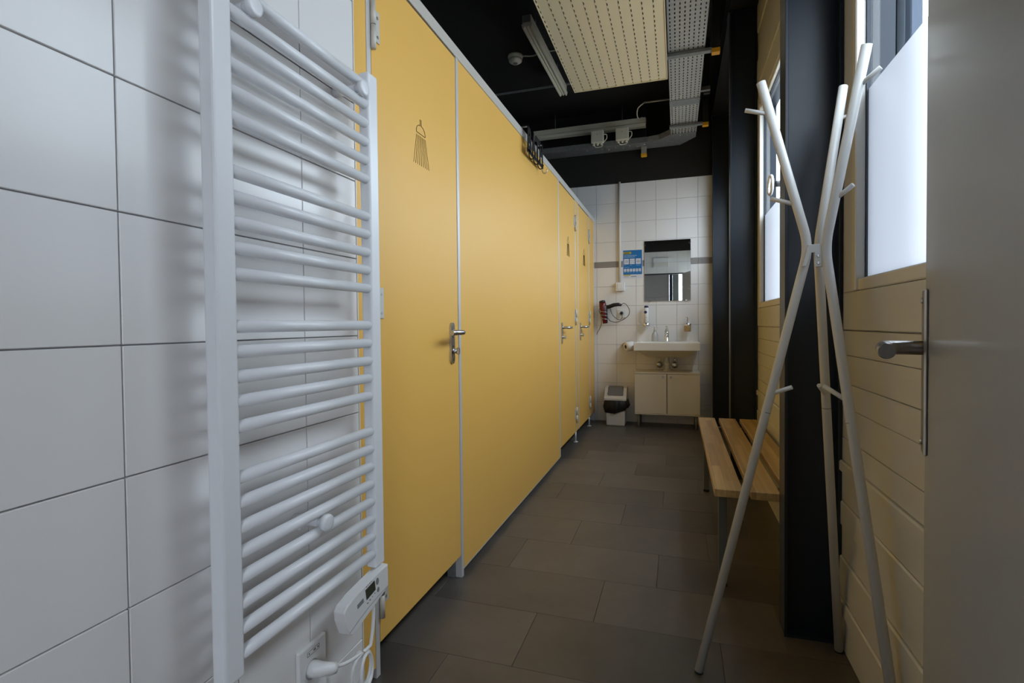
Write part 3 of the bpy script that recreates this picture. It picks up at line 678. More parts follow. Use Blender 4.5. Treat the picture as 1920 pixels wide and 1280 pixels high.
for x, lab in ((-0.166, 'chrome stop valve left of the waste pipe'), (-0.024, 'chrome stop valve right of the waste pipe')):
    v = thing('stop_valve', lab, 'valve', (x, DW, 0.604), 'stop valves under the washbasin')
    obj('knob', L([(0.018, 0), (0.033, 0.004), (0.033, 0.014), (0.020, 0.022), (0.011, 0.024)], (x, 5.31, 0.604), (0, -1, 0), 8, smooth=False), mat('dark_chrome', (0.38, 0.37, 0.35), 0.15, metal=1.0), v)
    obj('body', T([(x, 5.312, 0.604), (x, DW, 0.604)], 0.010, 12), chrome_m, v)
    obj('riser', T([(x, 5.33, 0.606), (x, 5.33, 0.70)], 0.005, 8), chrome_m, v)
    obj('rose', L([(0.028, 0), (0.026, 0.004), (0.012, 0.007)], (x, DW, 0.604), (0, -1, 0)), chrome_m, v)
cbn = thing('cabinet', 'low cream two-door cabinet on legs under the washbasin', 'cabinet', (-0.096, 5.27, 0))
cx0, cx1, cy0 = -0.396, 0.204, 5.135
bm = bmesh.new()
for a, b in (((cx0, cy0, 0.146), (cx0+0.016, DW, 0.53)), ((cx1-0.016, cy0, 0.146), (cx1, DW, 0.53)), ((cx0+0.016, cy0, 0.146), (cx1-0.016, DW, 0.162)), ((cx0+0.016, DW-0.012, 0.162), (cx1-0.016, DW, 0.53)), ((cx0, cy0-0.015, 0.5305), (cx1, DW, 0.5465)), ((cx0, cy0-0.015, 0.136), (cx1, DW, 0.1455))):
    add_box(bm, a, b, 0.001)
obj('body', bm, cab_m, cbn)
for (a, b, kx) in ((cx0+0.002, -0.099, -0.130), (-0.093, cx1-0.002, -0.060)):
    d_ = obj('door', B((a, cy0-0.015, 0.148), (b, cy0-0.001, 0.527), 0.001), cab_m, cbn)
    obj('knob', L([(0.005, 0), (0.005, 0.010), (0.010, 0.014), (0.0105, 0.020), (0.008, 0.023)], (kx, cy0-0.015, 0.503), (0, -1, 0), 14), steel_m, d_)
obj('gap_shade_strip', B((-0.0985, cy0-0.004, 0.148), (-0.0935, cy0+0.003, 0.528)), dark_m, cbn)  # dark strip added behind the door gap, its colour stands in for shade
for x in (-0.362, 0.170):
    for y in (5.175, 5.40): obj('leg', T([(x, y, 0), (x, y, 0.1355)], 0.014, 14), mat('leg_grey', (0.25, 0.25, 0.24), 0.4, metal=0.3), cbn)
# mirror
mi = thing('mirror', 'frameless rectangular wall mirror above the washbasin', 'mirror', (-0.094, DW, 1.24))
obj('glass', B((-0.317, DW-0.008, 1.240), (0.129, DW-0.002, 1.850), 0.0008), mirror_m, mi)
for x, z in ((-0.31, 1.815), (0.122, 1.815), (-0.27, 1.243), (0.085, 1.243)):
    obj('clip', B((x-0.008, DW-0.011, z-0.010), (x+0.008, DW-0.001, z+0.010), 0.001), chrome_m, mi)
# poster
po = thing('poster', 'blue hygiene poster with white icon squares left of the mirror', 'poster', (-0.434, DW, 1.5))
py = DW-0.0012
obj('sheet', B((-0.5325, DW-0.001, 1.478), (-0.337, DW-0.0002, 1.772)), whitep_m, po)
def pq(x0, x1, z0, z1, m, nm, lay=1): return obj(nm, B((x0, DW-0.001-0.0004*lay, z0), (x1, DW-0.001, z1)), m, po)
W_, Hh, px0, pz0 = 0.1955, 0.294, -0.5325, 1.478
def u(a): return px0+W_*a
def vv(a): return pz0+Hh*(1-a)
pq(u(.02), u(.985), vv(.86), vv(.015), bluep_m, 'blue_field')
pq(u(.03), u(.44), vv(.145), vv(.07), yelp_m, 'yellow_tag', 2)
pq(u(.03), u(.40), vv(.90), vv(.862), yelp_m, 'yellow_tag', 2)
bm = bmesh.new(); add_box(bm, (u(.06), DW-0.0024, vv(.125)), (u(.35), DW-0.0010, vv(.09))); add_box(bm, (u(.40), DW-0.0024, vv(.12)), (u(.42), DW-0.0010, vv(.10)))
obj('tag_print', bm, brownp_m, po)
random.seed(3)
bm = bmesh.new()
for z0, xe in ((.19, .72), (.24, .62)):
    a = .06
    while a < xe: l_ = random.uniform(.03, .09); add_box(bm, (u(a), DW-0.0022, vv(z0+.025)), (u(min(a+l_, xe)), DW-0.0010, vv(z0))); a += l_+.015
for z0, xs_ in ((.53, ((.06, .16), (.38, .46), (.68, .88))), (.60, ((.06, .34),)), (.78, ((.06, .15), (.22, .32), (.38, .44), (.53, .60), (.68, .78), (.84, .93)))):
    for a, b in xs_: add_box(bm, (u(a), DW-0.0022, vv(z0+.012)), (u(b), DW-0.0010, vv(z0)))
obj('text_lines', bm, lightp_m, po)['kind'] = 'stuff'
def icon(u0, u1, v0, v1, n):
    s = pq(u(u0), u(u1), vv(v1), vv(v0), whitep_m, 'icon_square', 2)
    b2 = bmesh.new(); cxx, czz, rr = (u(u0)+u(u1))/2, (vv(v0)+vv(v1))/2, (u(u1)-u(u0))*.32
    yy = DW-0.0022
    def seg(p, q): add_tube(b2, [(cxx+p[0]*rr, yy, czz+p[1]*rr), (cxx+q[0]*rr, yy, czz+q[1]*rr)], rr*.11, 5)
    if n == 0:
        for a, b in (((-.9, -.7), (-.2, .5)), ((-.2, .5), (.3, .8)), ((.3, .8), (.8, .1)), ((.8, .1), (.5, -.8)), ((-.1, -.1), (.4, -.2)), ((-.5, -.8), (.1, -.5))): seg(a, b)
    elif n == 1:
        for (a, b) in ((-.9, .4), (-.3, .9), (.2, .2), (.9, .8), (-.5, -.7), (.8, -.6)): seg((a, b+.25), (a+.1, b-.2)); seg((a-.15, b), (a+.2, b+.05))
    elif n == 2:
        for k in range(12): t = 2*PI*k/12; t2 = 2*PI*(k+1)/12; seg((math.cos(t)*.9, math.sin(t)*.8), (math.cos(t2)*.9, math.sin(t2)*.8))
        seg((-.5, -.1), (0, .2)); seg((0, .2), (.5, -.1)); seg((-.4, -.2), (.4, -.2))
    else:
        r_ = random.Random(n)
        for _ in range(4): seg((r_.uniform(-1, 1), r_.uniform(-.8, .8)), (r_.uniform(-1, 1), r_.uniform(-.8, .8)))
    obj('icon_print', b2, greyp_m, s)
for k, (a, b) in enumerate(((.06, .31), (.36, .61), (.67, .92))): icon(a, b, .31, .50, k)
for k in range(6): icon(.06+.152*k, .06+.152*k+.115, .66, .755, 10+k)
bm = bmesh.new(); add_box(bm, (u(.06), DW-0.0014, vv(.94)), (u(.30), DW-0.0010, vv(.925))); add_box(bm, (u(.42), DW-0.0014, vv(.94)), (u(.70), DW-0.0010, vv(.915)))
obj('footer_print', bm, greyp_m, po)
# surface conduit and switch box
cn = thing('switch_box', 'white surface switch at the foot of the vertical wall conduit', 'switch', (-0.555, DW, 1.35))
obj('box', B((-0.602, DW-0.038, 1.352), (-0.512, DW, 1.442), 0.004, 2), white_m, cn)
obj('rocker', B((-0.585, DW-0.043, 1.369), (-0.529, DW-0.036, 1.425), 0.003), white_m, cn)
tag(obj('wall_conduit', T([(-0.562, DW-0.012, 1.4425), (-0.562, DW-0.012, 2.47)], 0.0125, 12), frame_m, at=(-0.562, DW-0.012, 1.44)), 'cream vertical cable conduit rising from the switch to the black wall', 'conduit')
# socket for dryer
s2 = thing('wall_socket', 'white wall socket with black plug inside the hair dryer cord loop', 'socket', (-0.545, DW, 1.12))
obj('cover_plate', B((-0.588, DW-0.010, 1.078), (-0.503, DW, 1.163), 0.002), white_m, s2)
obj('socket_well', L([(0.022, 0), (0.022, 0.0015), (0.018, 0.0018), (0.017, 0.0004)], (-0.5455, DW-0.0095, 1.12), (0, -1, 0)), MATS['socket_grey'], s2)
# hair dryer in spiral holder
HDY = 5.355
hd = thing('hair_dryer', 'dark red and black hair dryer hanging in a wire spiral holder', 'hair dryer', (-0.715, HDY, 1.02))
obj('body', L([(0.018, 0), (0.022, 0.002), (0.026, 0.05), (0.032, 0.12), (0.037, 0.18), (0.034, 0.212), (0.026, 0.222)], (-0.708, HDY, 1.018), (-0.12, 0, 1), 20), red_m, hd)
obj('rear_grille', L([(0.030, 0), (0.034, 0.01), (0.028, 0.022), (0.01, 0.026)], (-0.7345, HDY, 1.232), (-0.12, 0, 1), 18), blackp_m, hd)
obj('side_shell', L([(0.019, 0), (0.0265, 0.10), (0.034, 0.17), (0.02, 0.2)], (-0.700, HDY+0.003, 1.02), (-0.10, 0, 1), 18), blackp_m, hd)
obj('handle', T([(-0.715, HDY, 1.185), (-0.665, HDY, 1.190), (-0.62, HDY, 1.207), (-0.57, HDY, 1.212), (-0.54, HDY, 1.203)], [0.020, 0.021, 0.020, 0.018, 0.011], 14), blackp_m, hd)
cpts = [(-0.545, HDY, 1.205), (-0.520, HDY, 1.222), (-0.490, HDY, 1.205), (-0.462, HDY, 1.150), (-0.475, HDY+0.01, 1.095), (-0.53, HDY+0.02, 1.055), (-0.60, HDY+0.03, 1.030), (-0.66, HDY+0.04, 1.045), (-0.69, HDY+0.05, 1.08),
        (-0.755, HDY+0.05, 1.11), (-0.772, HDY+0.03, 1.15), (-0.76, HDY+0.03, 1.18), (-0.755, HDY+0.02, 1.10), (-0.748, HDY+0.02, 1.03), (-0.765, HDY+0.02, 0.97), (-0.792, HDY+0.02, 0.925), (-0.796, HDY+0.03, 0.905)]
obj('cord', T(curve_pts(cpts, 6), 0.0032, 7), blackp_m, hd)
obj('cord', T(curve_pts([(-0.655, HDY+0.01, 1.17), (-0.64, HDY+0.01, 1.12), (-0.61, HDY+0.015, 1.08), (-0.57, HDY+0.015, 1.056), (-0.54, HDY+0.02, 1.068), (-0.537, DW-0.035, 1.115)], 6), 0.0032, 7), blackp_m, hd)
obj('plug', L([(0.010, 0), (0.016, 0.008), (0.016, 0.02), (0.007, 0.03)], (-0.5455, DW-0.010, 1.125), (0, -1, 0), 14), blackp_m, hd)
dh = thing('dryer_holder', 'silver spiral wire holder around the hair dryer', 'holder', (-0.715, DW, 1.10))
spir = []
for k in range(0, 61):
    t = 2*PI*k/20; rr = 0.042-0.004*k/20; spir.append((-0.724+0.0045*k/20+rr*math.cos(t), HDY+rr*math.sin(t), 1.168-0.037*k/20))
spir += [(-0.70, DW-0.002, 1.06)]
obj('wire', T(spir, 0.0028, 6), wire_m, dh)
obj('wire_stay', T([(-0.724, HDY+0.042, 1.168), (-0.724, DW-0.004, 1.172), (-0.722, DW-0.004, 1.05)], 0.0025, 6), wire_m, dh)
# spray can in holder, left of the mirror
ch_ = thing('tumbler_holder', 'chrome tumbler holder under the white spray can', 'holder', (-0.296, DW, 1.0))
bm = bmesh.new(); add_lathe(bm, [(0.034, 0), (0.036, 0.002), (0.038, 0.035), (0.037, 0.035), (0.034, 0.004), (0.001, 0.003)], (-0.297, 5.375, 0.985), caps=False)
add_tube(bm, [(-0.333, 5.375, 1.012), (-0.355, 5.375, 1.02)], 0.0025, 6)
add_tube(bm, [(-0.297, 5.411, 1.005), (-0.297, DW, 1.005)], 0.007, 8); obj('cup', bm, chrome_m, ch_)
sp = thing('spray_can', 'slim white spray can with dark cap and round navy print', 'spray can', (-0.297, 5.375, 0.989))
obj('can', L([(0.022, 0), (0.024, 0.004), (0.024, 0.175), (0.021, 0.185)], (-0.297, 5.375, 0.989)), white_m, sp)
obj('cap', L([(0.0215, 0), (0.021, 0.012), (0.016, 0.020)], (-0.297, 5.375, 1.174)), navy_m, sp)
obj('printed_disc', L([(0.0145, 0), (0.0145, 0.002)], (-0.303, 5.3525, 1.128), (0, -1, 0), 16), navy_m, sp)
bm = bmesh.new(); add_box(bm, (-0.313, 5.3503, 1.072), (-0.290, 5.353, 1.075)); add_box(bm, (-0.311, 5.3503, 1.05), (-0.294, 5.353, 1.052)); obj('printed_lines', bm, greyp_m, sp)
# wall soap dispenser right of the mirror
ds = thing('soap_dispenser', 'amber soap dispenser in a chrome wall ring right of the tap', 'soap dispenser', (0.096, DW, 0.93))
obj('bottle', L([(0.026, 0), (0.031, 0.004), (0.0335, 0.06), (0.031, 0.075), (0.014, 0.086)], (0.097, 5.375, 0.930)), soap_m, ds)
obj('ring', L([(0.034, 0), (0.0365, 0.002), (0.0365, 0.018), (0.033, 0.022), (0.018, 0.030), (0.010, 0.040)], (0.097, 5.375, 0.987)), chrome_m, ds)
obj('pump', T([(0.097, 5.375, 1.02), (0.097, 5.375, 1.068), (0.094, 5.36, 1.074), (0.085, 5.335, 1.072)], [0.007, 0.005, 0.005, 0.004], 10), chrome_m, ds)
obj('arm', T([(0.097, 5.41, 0.998), (0.097, DW, 0.998)], 0.007, 8), chrome_m, ds)
# pump bottle on the basin
pb = thing('pump_bottle', 'clear plastic pump bottle standing on the basin ledge left of the tap', 'soap bottle', (-0.213, 5.33, 0.835))
obj('bottle', L([(0.028, 0), (0.031, 0.003), (0.031, 0.055), (0.026, 0.075), (0.012, 0.095), (0.012, 0.105)], (-0.213, 5.33, 0.8352)), clear_m, pb)
obj('pump', T([(-0.213, 5.33, 0.938), (-0.213, 5.33, 0.975), (-0.213, 5.32, 0.985), (-0.219, 5.29, 0.983)], [0.012, 0.008, 0.008, 0.005], 10), white_m, pb)
# toilet roll and holder
th_ = thing('roll_holder', 'chrome toilet roll holder on the wall left of the washbasin', 'roll holder', (-0.51, DW, 0.80))
obj('arm', T(curve_pts([(-0.55, DW, 0.785), (-0.545, 5.38, 0.79), (-0.52, 5.345, 0.815), (-0.47, 5.345, 0.805), (-0.41, 5.350, 0.795)], 5), 0.0045, 8), chrome_m, th_)
obj('flap', Pm([(-0.56, DW, 0.792), (-0.50, DW, 0.835), (-0.42, DW-0.06, 0.835), (-0.50, DW-0.07, 0.812)], (0, 0, 0.003)), chrome_m, th_)
tr = thing('toilet_roll', 'white toilet roll in the chrome holder beside the washbasin', 'toilet roll', (-0.46, 5.35, 0.78))
axr = Vector((0.75, 0.55, 0.10)).normalized(); o0 = Vector((-0.498, 5.315, 0.780))
bm = bmesh.new(); add_lathe(bm, [(0.020, 0), (0.048, 0), (0.048, 0.085), (0.020, 0.085), (0.020, 0)], o0, axr, 24, caps=False)
obj('paper', bm, paper_m, tr)
bm = bmesh.new(); add_lathe(bm, [(0.0195, 0.001), (0.0195, 0.084)], o0, axr, 18, caps=True); obj('core', bm, dark_m, tr)
# bin
bi = thing('waste_bin', 'white swing-lid waste bin with black bag turned over its rim', 'bin', (-0.585, 5.26, 0))
def taper(x0, x1, y0, y1, z0, z1, sx, bev=0.01, m=None):
    bm = bmesh.new(); vs_ = add_box(bm, (x0, y0, z0), (x1, y1, z1)); cxm, cym = (x0+x1)/2, (y0+y1)/2
    for v in bm.verts:
        if v.co.z > (z0+z1)/2: v.co.x = cxm+(v.co.x-cxm)*sx; v.co.y = cym+(v.co.y-cym)*sx
    bmesh.ops.bevel(bm, geom=list(bm.edges), offset=bev, segments=2, profile=0.5, affect='EDGES'); bmesh.ops.recalc_face_normals(bm, faces=bm.faces)
    return bm
obj('body', taper(-0.676, -0.497, 5.160, 5.370, 0.0, 0.26, 1.10, 0.012), bin_m, bi)
bm = bmesh.new()
yb_, yf_ = 5.385, 5.143
prof = [(yf_, 0.257), (yf_, 0.275), (yf_+0.03, 0.300), (yf_+0.085, 0.372), (yb_-0.05, 0.385), (yb_, 0.36), (yb_, 0.257)]
for xa, xb in ((-0.694, -0.664), (-0.512, -0.480)):
    add_prism(bm, [(xa, y, z) for y, z in prof], (xb-xa, 0, 0))
add_prism(bm, [(-0.664, yf_, 0.257), (-0.664, yf_, 0.275), (-0.664, yf_+0.03, 0.300), (-0.664, yf_+0.05, 0.30), (-0.664, yf_+0.05, 0.257)], (0.152, 0, 0))
bmesh.ops.recalc_face_normals(bm, faces=bm.faces)
ld = obj('lid', bm, bin_m, bi)
obj('flap', Pm([(-0.672, yf_+0.033, 0.303), (-0.506, yf_+0.033, 0.303), (-0.522, yf_+0.085, 0.379), (-0.654, yf_+0.085, 0.379)], (0, 0.09, 0.004)), binlid_m, ld)
bm = bmesh.new(); n = 40
def ring(z, grow, low=None):
    out = []
    for k in range(n):
        t = 2*PI*k/n; c, s = math.cos(t), math.sin(t); m_ = max(abs(c), abs(s))**0.86
        x = c/m_*(0.107+grow); y = s/m_*(0.126+grow*0.6)
        wv = 0.004*math.sin(5*t)+0.003*math.sin(11*t+1)
        zz = z + (0.0 if low is None else low*(1 if c > 0 else 0.2)*abs(c)*0.05)
        out.append(bm.verts.new((-0.587+x+wv+(grow*0.6 if c > 0.5 else 0), 5.265+y+wv, zz)))
    return out
rs = [ring(0.258, 0.0), ring(0.235, 0.006), ring(0.19, 0.014), ring(0.15, 0.006, 1), ring(0.125, -0.002, 1)]
for a, b in zip(rs[:-1], rs[1:]):
    for k in range(n): f = bm.faces.new((a[k], a[(k+1) % n], b[(k+1) % n], b[k])); f.smooth = True
obj('bin_bag', bm, bag_m, bi)

# ================================================================== CEILING EQUIPMENT
# radiant / acoustic panel
cpn = thing('ceiling_panel', 'cream perforated metal ceiling panel hanging beside the cable tray', 'ceiling panel', (-0.38, 2.2, 2.70))
NS = 11; xa, xb = -0.701, -0.061; ws = (xb-xa)/NS; ya_, yb_ = 0.9, 3.743
for i in range(NS):
    bm = bmesh.new(); x0 = xa+ws*i
    # strip with a row of slot perforations along its seam
    n_ = 60; step = (yb_-ya_)/n_; xsl0, xsl1 = x0+0.0012, x0+0.0068
    cols = [x0+0.0004, xsl0, xsl1, x0+ws-0.0004]
    grid = [[bm.verts.new((cx_, ya_+step*k*0.5, 2.70)) for cx_ in cols] for k in range(2*n_+1)]
    for k in range(2*n_):
        for c in range(3):
            if c == 1 and k % 2: continue
            bm.faces.new((grid[k][c], grid[k][c+1], grid[k+1][c+1], grid[k+1][c]))
    add_box(bm, (x0+ws-0.006, ya_, 2.7002), (x0+ws-0.0004, yb_, 2.712))
    obj('strip', bm, perf_m, cpn)
bm = bmesh.new()
add_box(bm, (xa-0.004, ya_, 2.694), (xa, yb_, 2.735)); add_box(bm, (xb, ya_, 2.694), (xb+0.004, yb_, 2.735)); add_box(bm, (xa-0.004, yb_, 2.694), (xb+0.004, yb_+0.004, 2.735)); add_box(bm, (xa-0.004, ya_-0.004, 2.694), (xb+0.004, ya_, 2.735))
obj('edge_frame', bm, perf_m, cpn); obj('backing', B((xa, ya_, 2.722), (xb, yb_, 2.735)), mat('panel_backing', (0.10, 0.085, 0.05), 0.9), cpn)
bm = bmesh.new()
for x in (xa+0.1, xb-0.1):
    for y in (1.3, 3.4): add_tube(bm, [(x, y, 2.735), (x, y, ZC)], 0.003, 6)
obj('suspension_rod', bm, galv_m, cpn)

# cable tray
ct = thing('cable_tray', 'galvanised slotted cable tray turning left before the back wall', 'cable tray', (0.06, 3.2, 2.77))
def slotted(x0, x1, y0, y1, z, nx, pitch):
    bm = bmesh.new(); ny = int((y1-y0)/pitch)
    xs_ = [x0]; w_ = (x1-x0)/nx
    for i in range(nx): c = x0+w_*(i+0.5); xs_ += [c-0.0035, c+0.0035]
    xs_.append(x1); ys = []
    for k in range(ny): ys += [y0+pitch*k, y0+pitch*(k+0.5)]
    ys.append(y1)
    g = [[bm.verts.new((x, y, z)) for x in xs_] for y in ys]
    for k in range(len(ys)-1):
        for c in range(len(xs_)-1):
            if c % 2 == 1 and k % 2 == 1: continue
            bm.faces.new((g[k][c], g[k][c+1], g[k+1][c+1], g[k+1][c]))
    return bm
tx0, tx1 = -0.050, 0.172
obj('tray_bottom', slotted(tx0, tx1, 0.3, 5.06, 2.77, 8, 0.042), galv_m, ct)
obj('side_rail', B((tx0-0.002, 0.3, 2.769), (tx0, 5.06, 2.82)), galv_d, ct); obj('side_rail', B((tx1, 0.3, 2.769), (tx1+0.002, 5.06, 2.82)), galv_d, ct)
obj('corner_plate', Pm([(tx0, 5.06, 2.769), (tx1, 5.06, 2.769), (tx1, 5.20, 2.769), (0.03, 5.385, 2.769), (-0.26, 5.385, 2.769), (-0.26, 5.19, 2.769), (-0.16, 5.17, 2.769)], (0, 0, 0.002)), galv_d, ct)
obj('side_rail', Pm([(tx0, 5.06, 2.77), (-0.16, 5.17, 2.77), (-0.26, 5.19, 2.77), (-0.26, 5.188, 2.77), (-0.161, 5.168, 2.77), (tx0-0.003, 5.058, 2.77)], (0, 0, 0.05)), galv_m, ct)
bm = bmesh.new(); add_box(bm, (-1.5, 5.19, 2.77), (-0.26, 5.385, 2.772)); add_box(bm, (-1.5, 5.188, 2.77), (-0.26, 5.19, 2.82)); add_box(bm, (-1.5, 5.385, 2.77), (-0.26, 5.387, 2.82))
obj('cross_run', bm, galv_d, ct)
obj('splice_plate', B((tx0-0.003, 4.30, 2.7665), (tx1+0.003, 4.42, 2.7685)), galv_d, ct)
# bolts
bm = bmesh.new(); random.seed(11)
for (x, y) in [(tx0+0.02+0.06*i, yy) for i in range(4) for yy in (4.20, 4.50, 4.95, 5.10)]+[(-0.30-0.07*i, 5.24+0.04*(i % 2)) for i in range(9)]:
    add_lathe(bm, [(0.006, 0), (0.006, -0.004), (0.003, -0.006)], (x, y, 2.7685), seg=8)
bo = obj('bolt_heads', bm, chrome_m, ct); bo['kind'] = 'stuff'
bm = bmesh.new(); random.seed(4)
for k in range(5):
    x = tx0+0.03+0.035*k; pts = [(x+random.uniform(-.01, .01), 0.4+0.5*i, 2.782+0.006*(k % 2)) for i in range(10)]
    add_tube(bm, curve_pts(pts, 3), 0.006, 6)
obj('cable', bm, blackp_m, ct)['kind'] = 'stuff'

for i, (y, lab) in enumerate(((3.56, 'nearer tray bracket with yellow end cap, beside the perforated panel'), (4.83, 'second tray bracket with yellow end cap, above the mirror wall'))):
    o = thing('tray_bracket', lab, 'bracket', (0.2, y, 2.75), 'tray brackets')
    obj('arm', B((tx0-0.01, y-0.02, 2.745), (0.215, y+0.02, 2.7645), 0.001), galv_d, o)
    st = obj('strut', B((0.216, y-0.02, 2.752), (0.262, y+0.02, ZC), 0.001), mat('strut_dark', (0.045, 0.045, 0.042), 0.5, metal=0.5), o)
    bm = bmesh.new()
    for k in range(10): add_lathe(bm, [(0.0045, 0), (0.0045, 0.001)], (0.239, y-0.020, 2.79+0.04*k), (0, -1, 0), 8)
    obj('strut_holes', bm, dark_m, st)['kind'] = 'stuff'
    obj('end_cap', B((0.214, y-0.023, 2.728), (0.264, y+0.023, 2.756), 0.002), capy_m, o, 'yellow end cap')
o = thing('tray_bracket', 'short tray bracket with yellow end cap under the cross run at the back', 'bracket', (-0.30, 5.30, 2.72), 'tray brackets')
obj('strut', B((-0.335, 5.30, 2.70), (-0.285, 5.34, 2.768), 0.001), galv_m, o)
obj('hanger', B((-0.33, 5.389, 2.70), (-0.29, 5.428, ZC), 0.001), MATS['strut_dark'], o)
obj('end_cap', B((-0.338, 5.297, 2.672), (-0.282, 5.343, 2.70), 0.002), capy_m, o, 'yellow end cap')
o = thing('tray_hanger', 'dark ceiling hanger right of the cable tray between the brackets', 'hanger', (0.2, 4.25, 2.77))
obj('bar', B((tx1+0.003, 4.235, 2.79), (0.245, 4.265, 2.82), 0.001), galv_d, o); obj('strut', B((0.20, 4.27, 2.78), (0.245, 4.30, ZC), 0.001), MATS['strut_dark'], o)

# luminaires
def luminaire(a, b, lab, open_end):
    a, b = Vector(a), Vector(b); d = (b-a); Ln = d.length; d.normalize(); s = Vector((d.y, -d.x, 0))
    o = thing('batten_light', lab, 'ceiling light', (a+b)/2, 'white batten lights')
    def bx(s0, s1, t0, t1, z0, z1, bev=0):
        bm = bmesh.new(); add_box(bm, (s0, t0, z0), (s1, t1, z1), bev)
        for v in bm.verts: v.co = a + d*v.co.x + s*v.co.y + Vector((0, 0, v.co.z))
        bmesh.ops.recalc_face_normals(bm, faces=bm.faces); return bm
    obj('housing', bx(0, Ln, -0.03, 0.03, 0.035, 0.085, 0.001), lum_m, o)
    bm = bmesh.new()
    poly = [(-0.036, 0.030), (0.036, 0.030), (0.036, 0.022), (0.030, 0.0), (0.022, 0.0), (0.012, 0.014), (0.0, 0.002), (-0.012, 0.014), (-0.022, 0.0), (-0.030, 0.0), (-0.036, 0.022)]
    add_prism(bm, [a + s*t + Vector((0, 0, z)) for t, z in poly], d*Ln); bmesh.ops.recalc_face_normals(bm, faces=bm.faces)
    obj('louvre', bm, lum_m, o)
    for e in (0.0, Ln): obj('end_cap', bx(e-0.006 if e == 0 else e+0.001, e-0.001 if e == 0 else e+0.006, -0.026, 0.026, 0.038, 0.082), lumd_m, o)
    bm = bmesh.new()
    for k in (0.2, 0.8):
        p = a+d*Ln*k; add_tube(bm, [(p.x, p.y, a.z+0.085), (p.x, p.y, ZC)], 0.003, 6)
    obj('suspension_rod', bm, galv_d, o)
    return o
luminaire((-0.955, 3.37, 3.005), (-0.940, 4.47, 3.005), 'batten light running lengthwise beside the perforated ceiling panel', 0)
luminaire((-1.43, 5.30, 2.955), (-0.29, 5.30, 2.955), 'batten light running crosswise in front of the black back wall', 1)

dt = thing('smoke_detector', 'round white detector on the black ceiling left of the batten light', 'detector', (-1.246, 4.05, ZC))
obj('base', L([(0.06, 0), (0.062, -0.012), (0.056, -0.03)], (-1.246, 4.05, ZC)), lum_m, dt)
obj('dome', L([(0.056, 0), (0.052, -0.018), (0.034, -0.030), (0.018, -0.031)], (-1.246, 4.05, ZC-0.03)), lum_m, dt)
obj('lens', L([(0.018, 0), (0.014, -0.006), (0.004, -0.008)], (-1.246, 4.05, ZC-0.061)), btn_m, dt)
tag(obj('ceiling_conduit', T([(-2.2, 4.645, ZC-0.012), (-0.10, 4.655, ZC-0.012)], 0.010, 8), galv_d, at=(-1.1, 4.65, ZC-0.012)), 'thin grey conduit crossing the ceiling behind the lengthwise batten light', 'conduit')
tag(obj('ceiling_cable', T(curve_pts([(-1.19, 4.05, ZC-0.012), (-1.1, 4.06, ZC-0.02), (-1.0, 4.05, ZC-0.01), (-0.72, 4.07, ZC-0.012), (-0.5, 4.08, ZC-0.01)], 5), 0.006, 7), lum_m, at=(-0.9, 4.06, ZC-0.01)), 'pale cable running from the detector over the batten light', 'cable')
cb2 = thing('light_feed', 'grey conduit with looping pale cable feeding the crosswise batten light', 'conduit', (-0.2, 4.8, ZC-0.05))
obj('conduit', T([(-0.28, 4.80, 2.99), (-0.045, 4.80, 2.99)], 0.008, 8), galv_m, cb2)
obj('cable', T(curve_pts([(-0.275, 4.80, 2.99), (-0.33, 4.85, 2.97), (-0.35, 4.97, 2.96), (-0.345, 5.10, 2.97), (-0.32, 5.24, 3.03)], 6), 0.005, 7), lum_m, cb2)
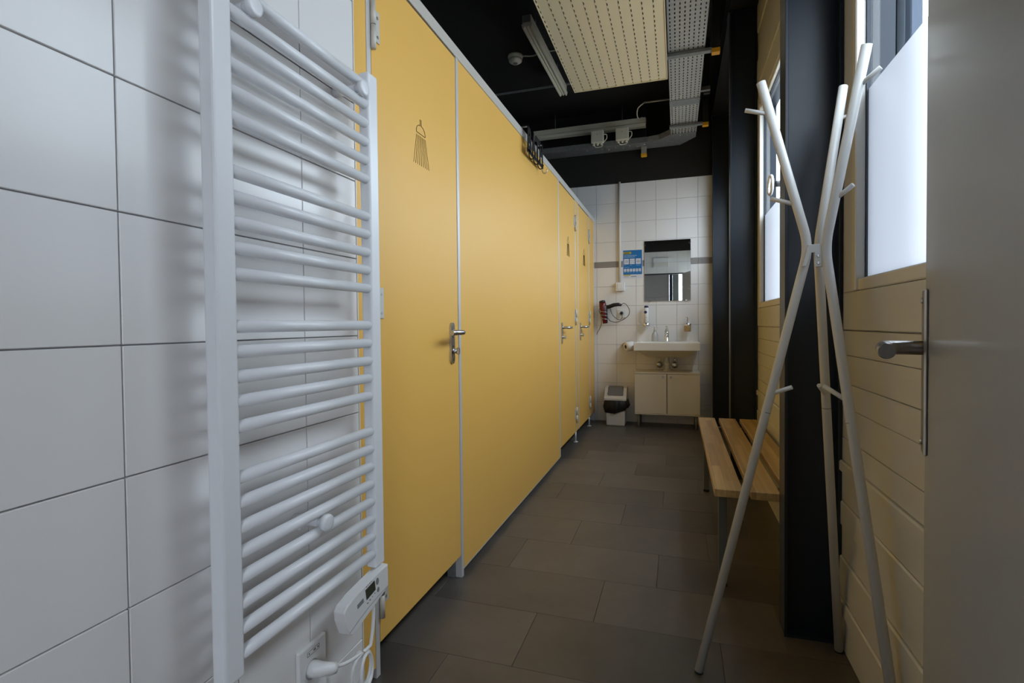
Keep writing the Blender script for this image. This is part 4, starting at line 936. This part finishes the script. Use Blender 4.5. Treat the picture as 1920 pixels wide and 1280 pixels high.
for i, (x, lab) in enumerate(((-0.745, 'left cream junction box on the cross cable tray'), (-0.505, 'right cream junction box on the cross cable tray'))):
    o = thing('junction_box', lab, 'junction box', (x, 5.16, 2.85), 'junction boxes on the cable tray')
    zc = 2.858
    obj('box', B((x-0.062, 5.13, zc-0.058), (x+0.062, 5.186, zc+0.062), 0.008, 2), lum_m, o)
    bm = bmesh.new()
    for k in range(3): add_lathe(bm, [(0.012, 0), (0.012, -0.012), (0.008, -0.02)], (x-0.038+0.038*k, 5.16, zc-0.058), seg=10)
    obj('cable_gland', bm, lum_m, o)
    obj('cable_loop', T(curve_pts([(x+0.06, 5.15, zc+0.02), (x+0.088, 5.15, zc+0.015), (x+0.09, 5.155, zc-0.02), (x+0.065, 5.155, zc-0.05)], 5), 0.005, 7), lum_m, o)
    obj('cable_loop', T(curve_pts([(x-0.03, 5.16, zc-0.07), (x-0.02, 5.175, zc-0.09), (x+0.03, 5.18, zc-0.088), (x+0.05, 5.18, zc-0.07)], 5), 0.004, 7), lum_m, o)
    obj('lid_screws', L([(0.004, 0), (0.004, 0.002)], (x, 5.13, zc+0.02), (0, -1, 0), 8), btn_m, o)
# emergency light box above the doorway (seen in the mirror)
el = thing('emergency_light', 'cream emergency light box over the doorway, seen in the mirror', 'light', (-0.305, -0.05, 2.14))
obj('box', B((-0.455, -0.05, 2.15), (-0.157, 0.0, 2.33), 0.006, 2), white_m, el); obj('cover', B((-0.445, 0.0005, 2.16), (-0.167, 0.012, 2.235), 0.004), frame_m, el)

# outdoor posts seen through the clear glass
for i, (y0, y1, x1_, m, lab) in enumerate(((1.895, 2.12, 0.66, post_m, 'broad dark blue post outside the nearest window'), (1.822, 1.865, 0.66, post_m, 'narrow dark post outside the nearest window'), (1.762, 1.818, 0.635, post_l, 'light blue flat post between the narrow dark one and the rightmost, outdoors'), (1.722, 1.760, 0.65, mat('outdoor_post_mid', (0.08, 0.105, 0.15), 0.5), 'grey blue post outside the nearest window, the rightmost'))):
    o = tag(obj('outdoor_post', B((0.62, y0, 0), (x1_, y1, 3.3), 0.003), m, at=(0.63, (y0+y1)/2, 0)), lab, 'post', 'posts outside the nearest window')
struct(obj('ground_outside', B((0.60, -4, -0.06), (6, 9, -0.01)), mat('paving', (0.35, 0.34, 0.32), 0.9)))
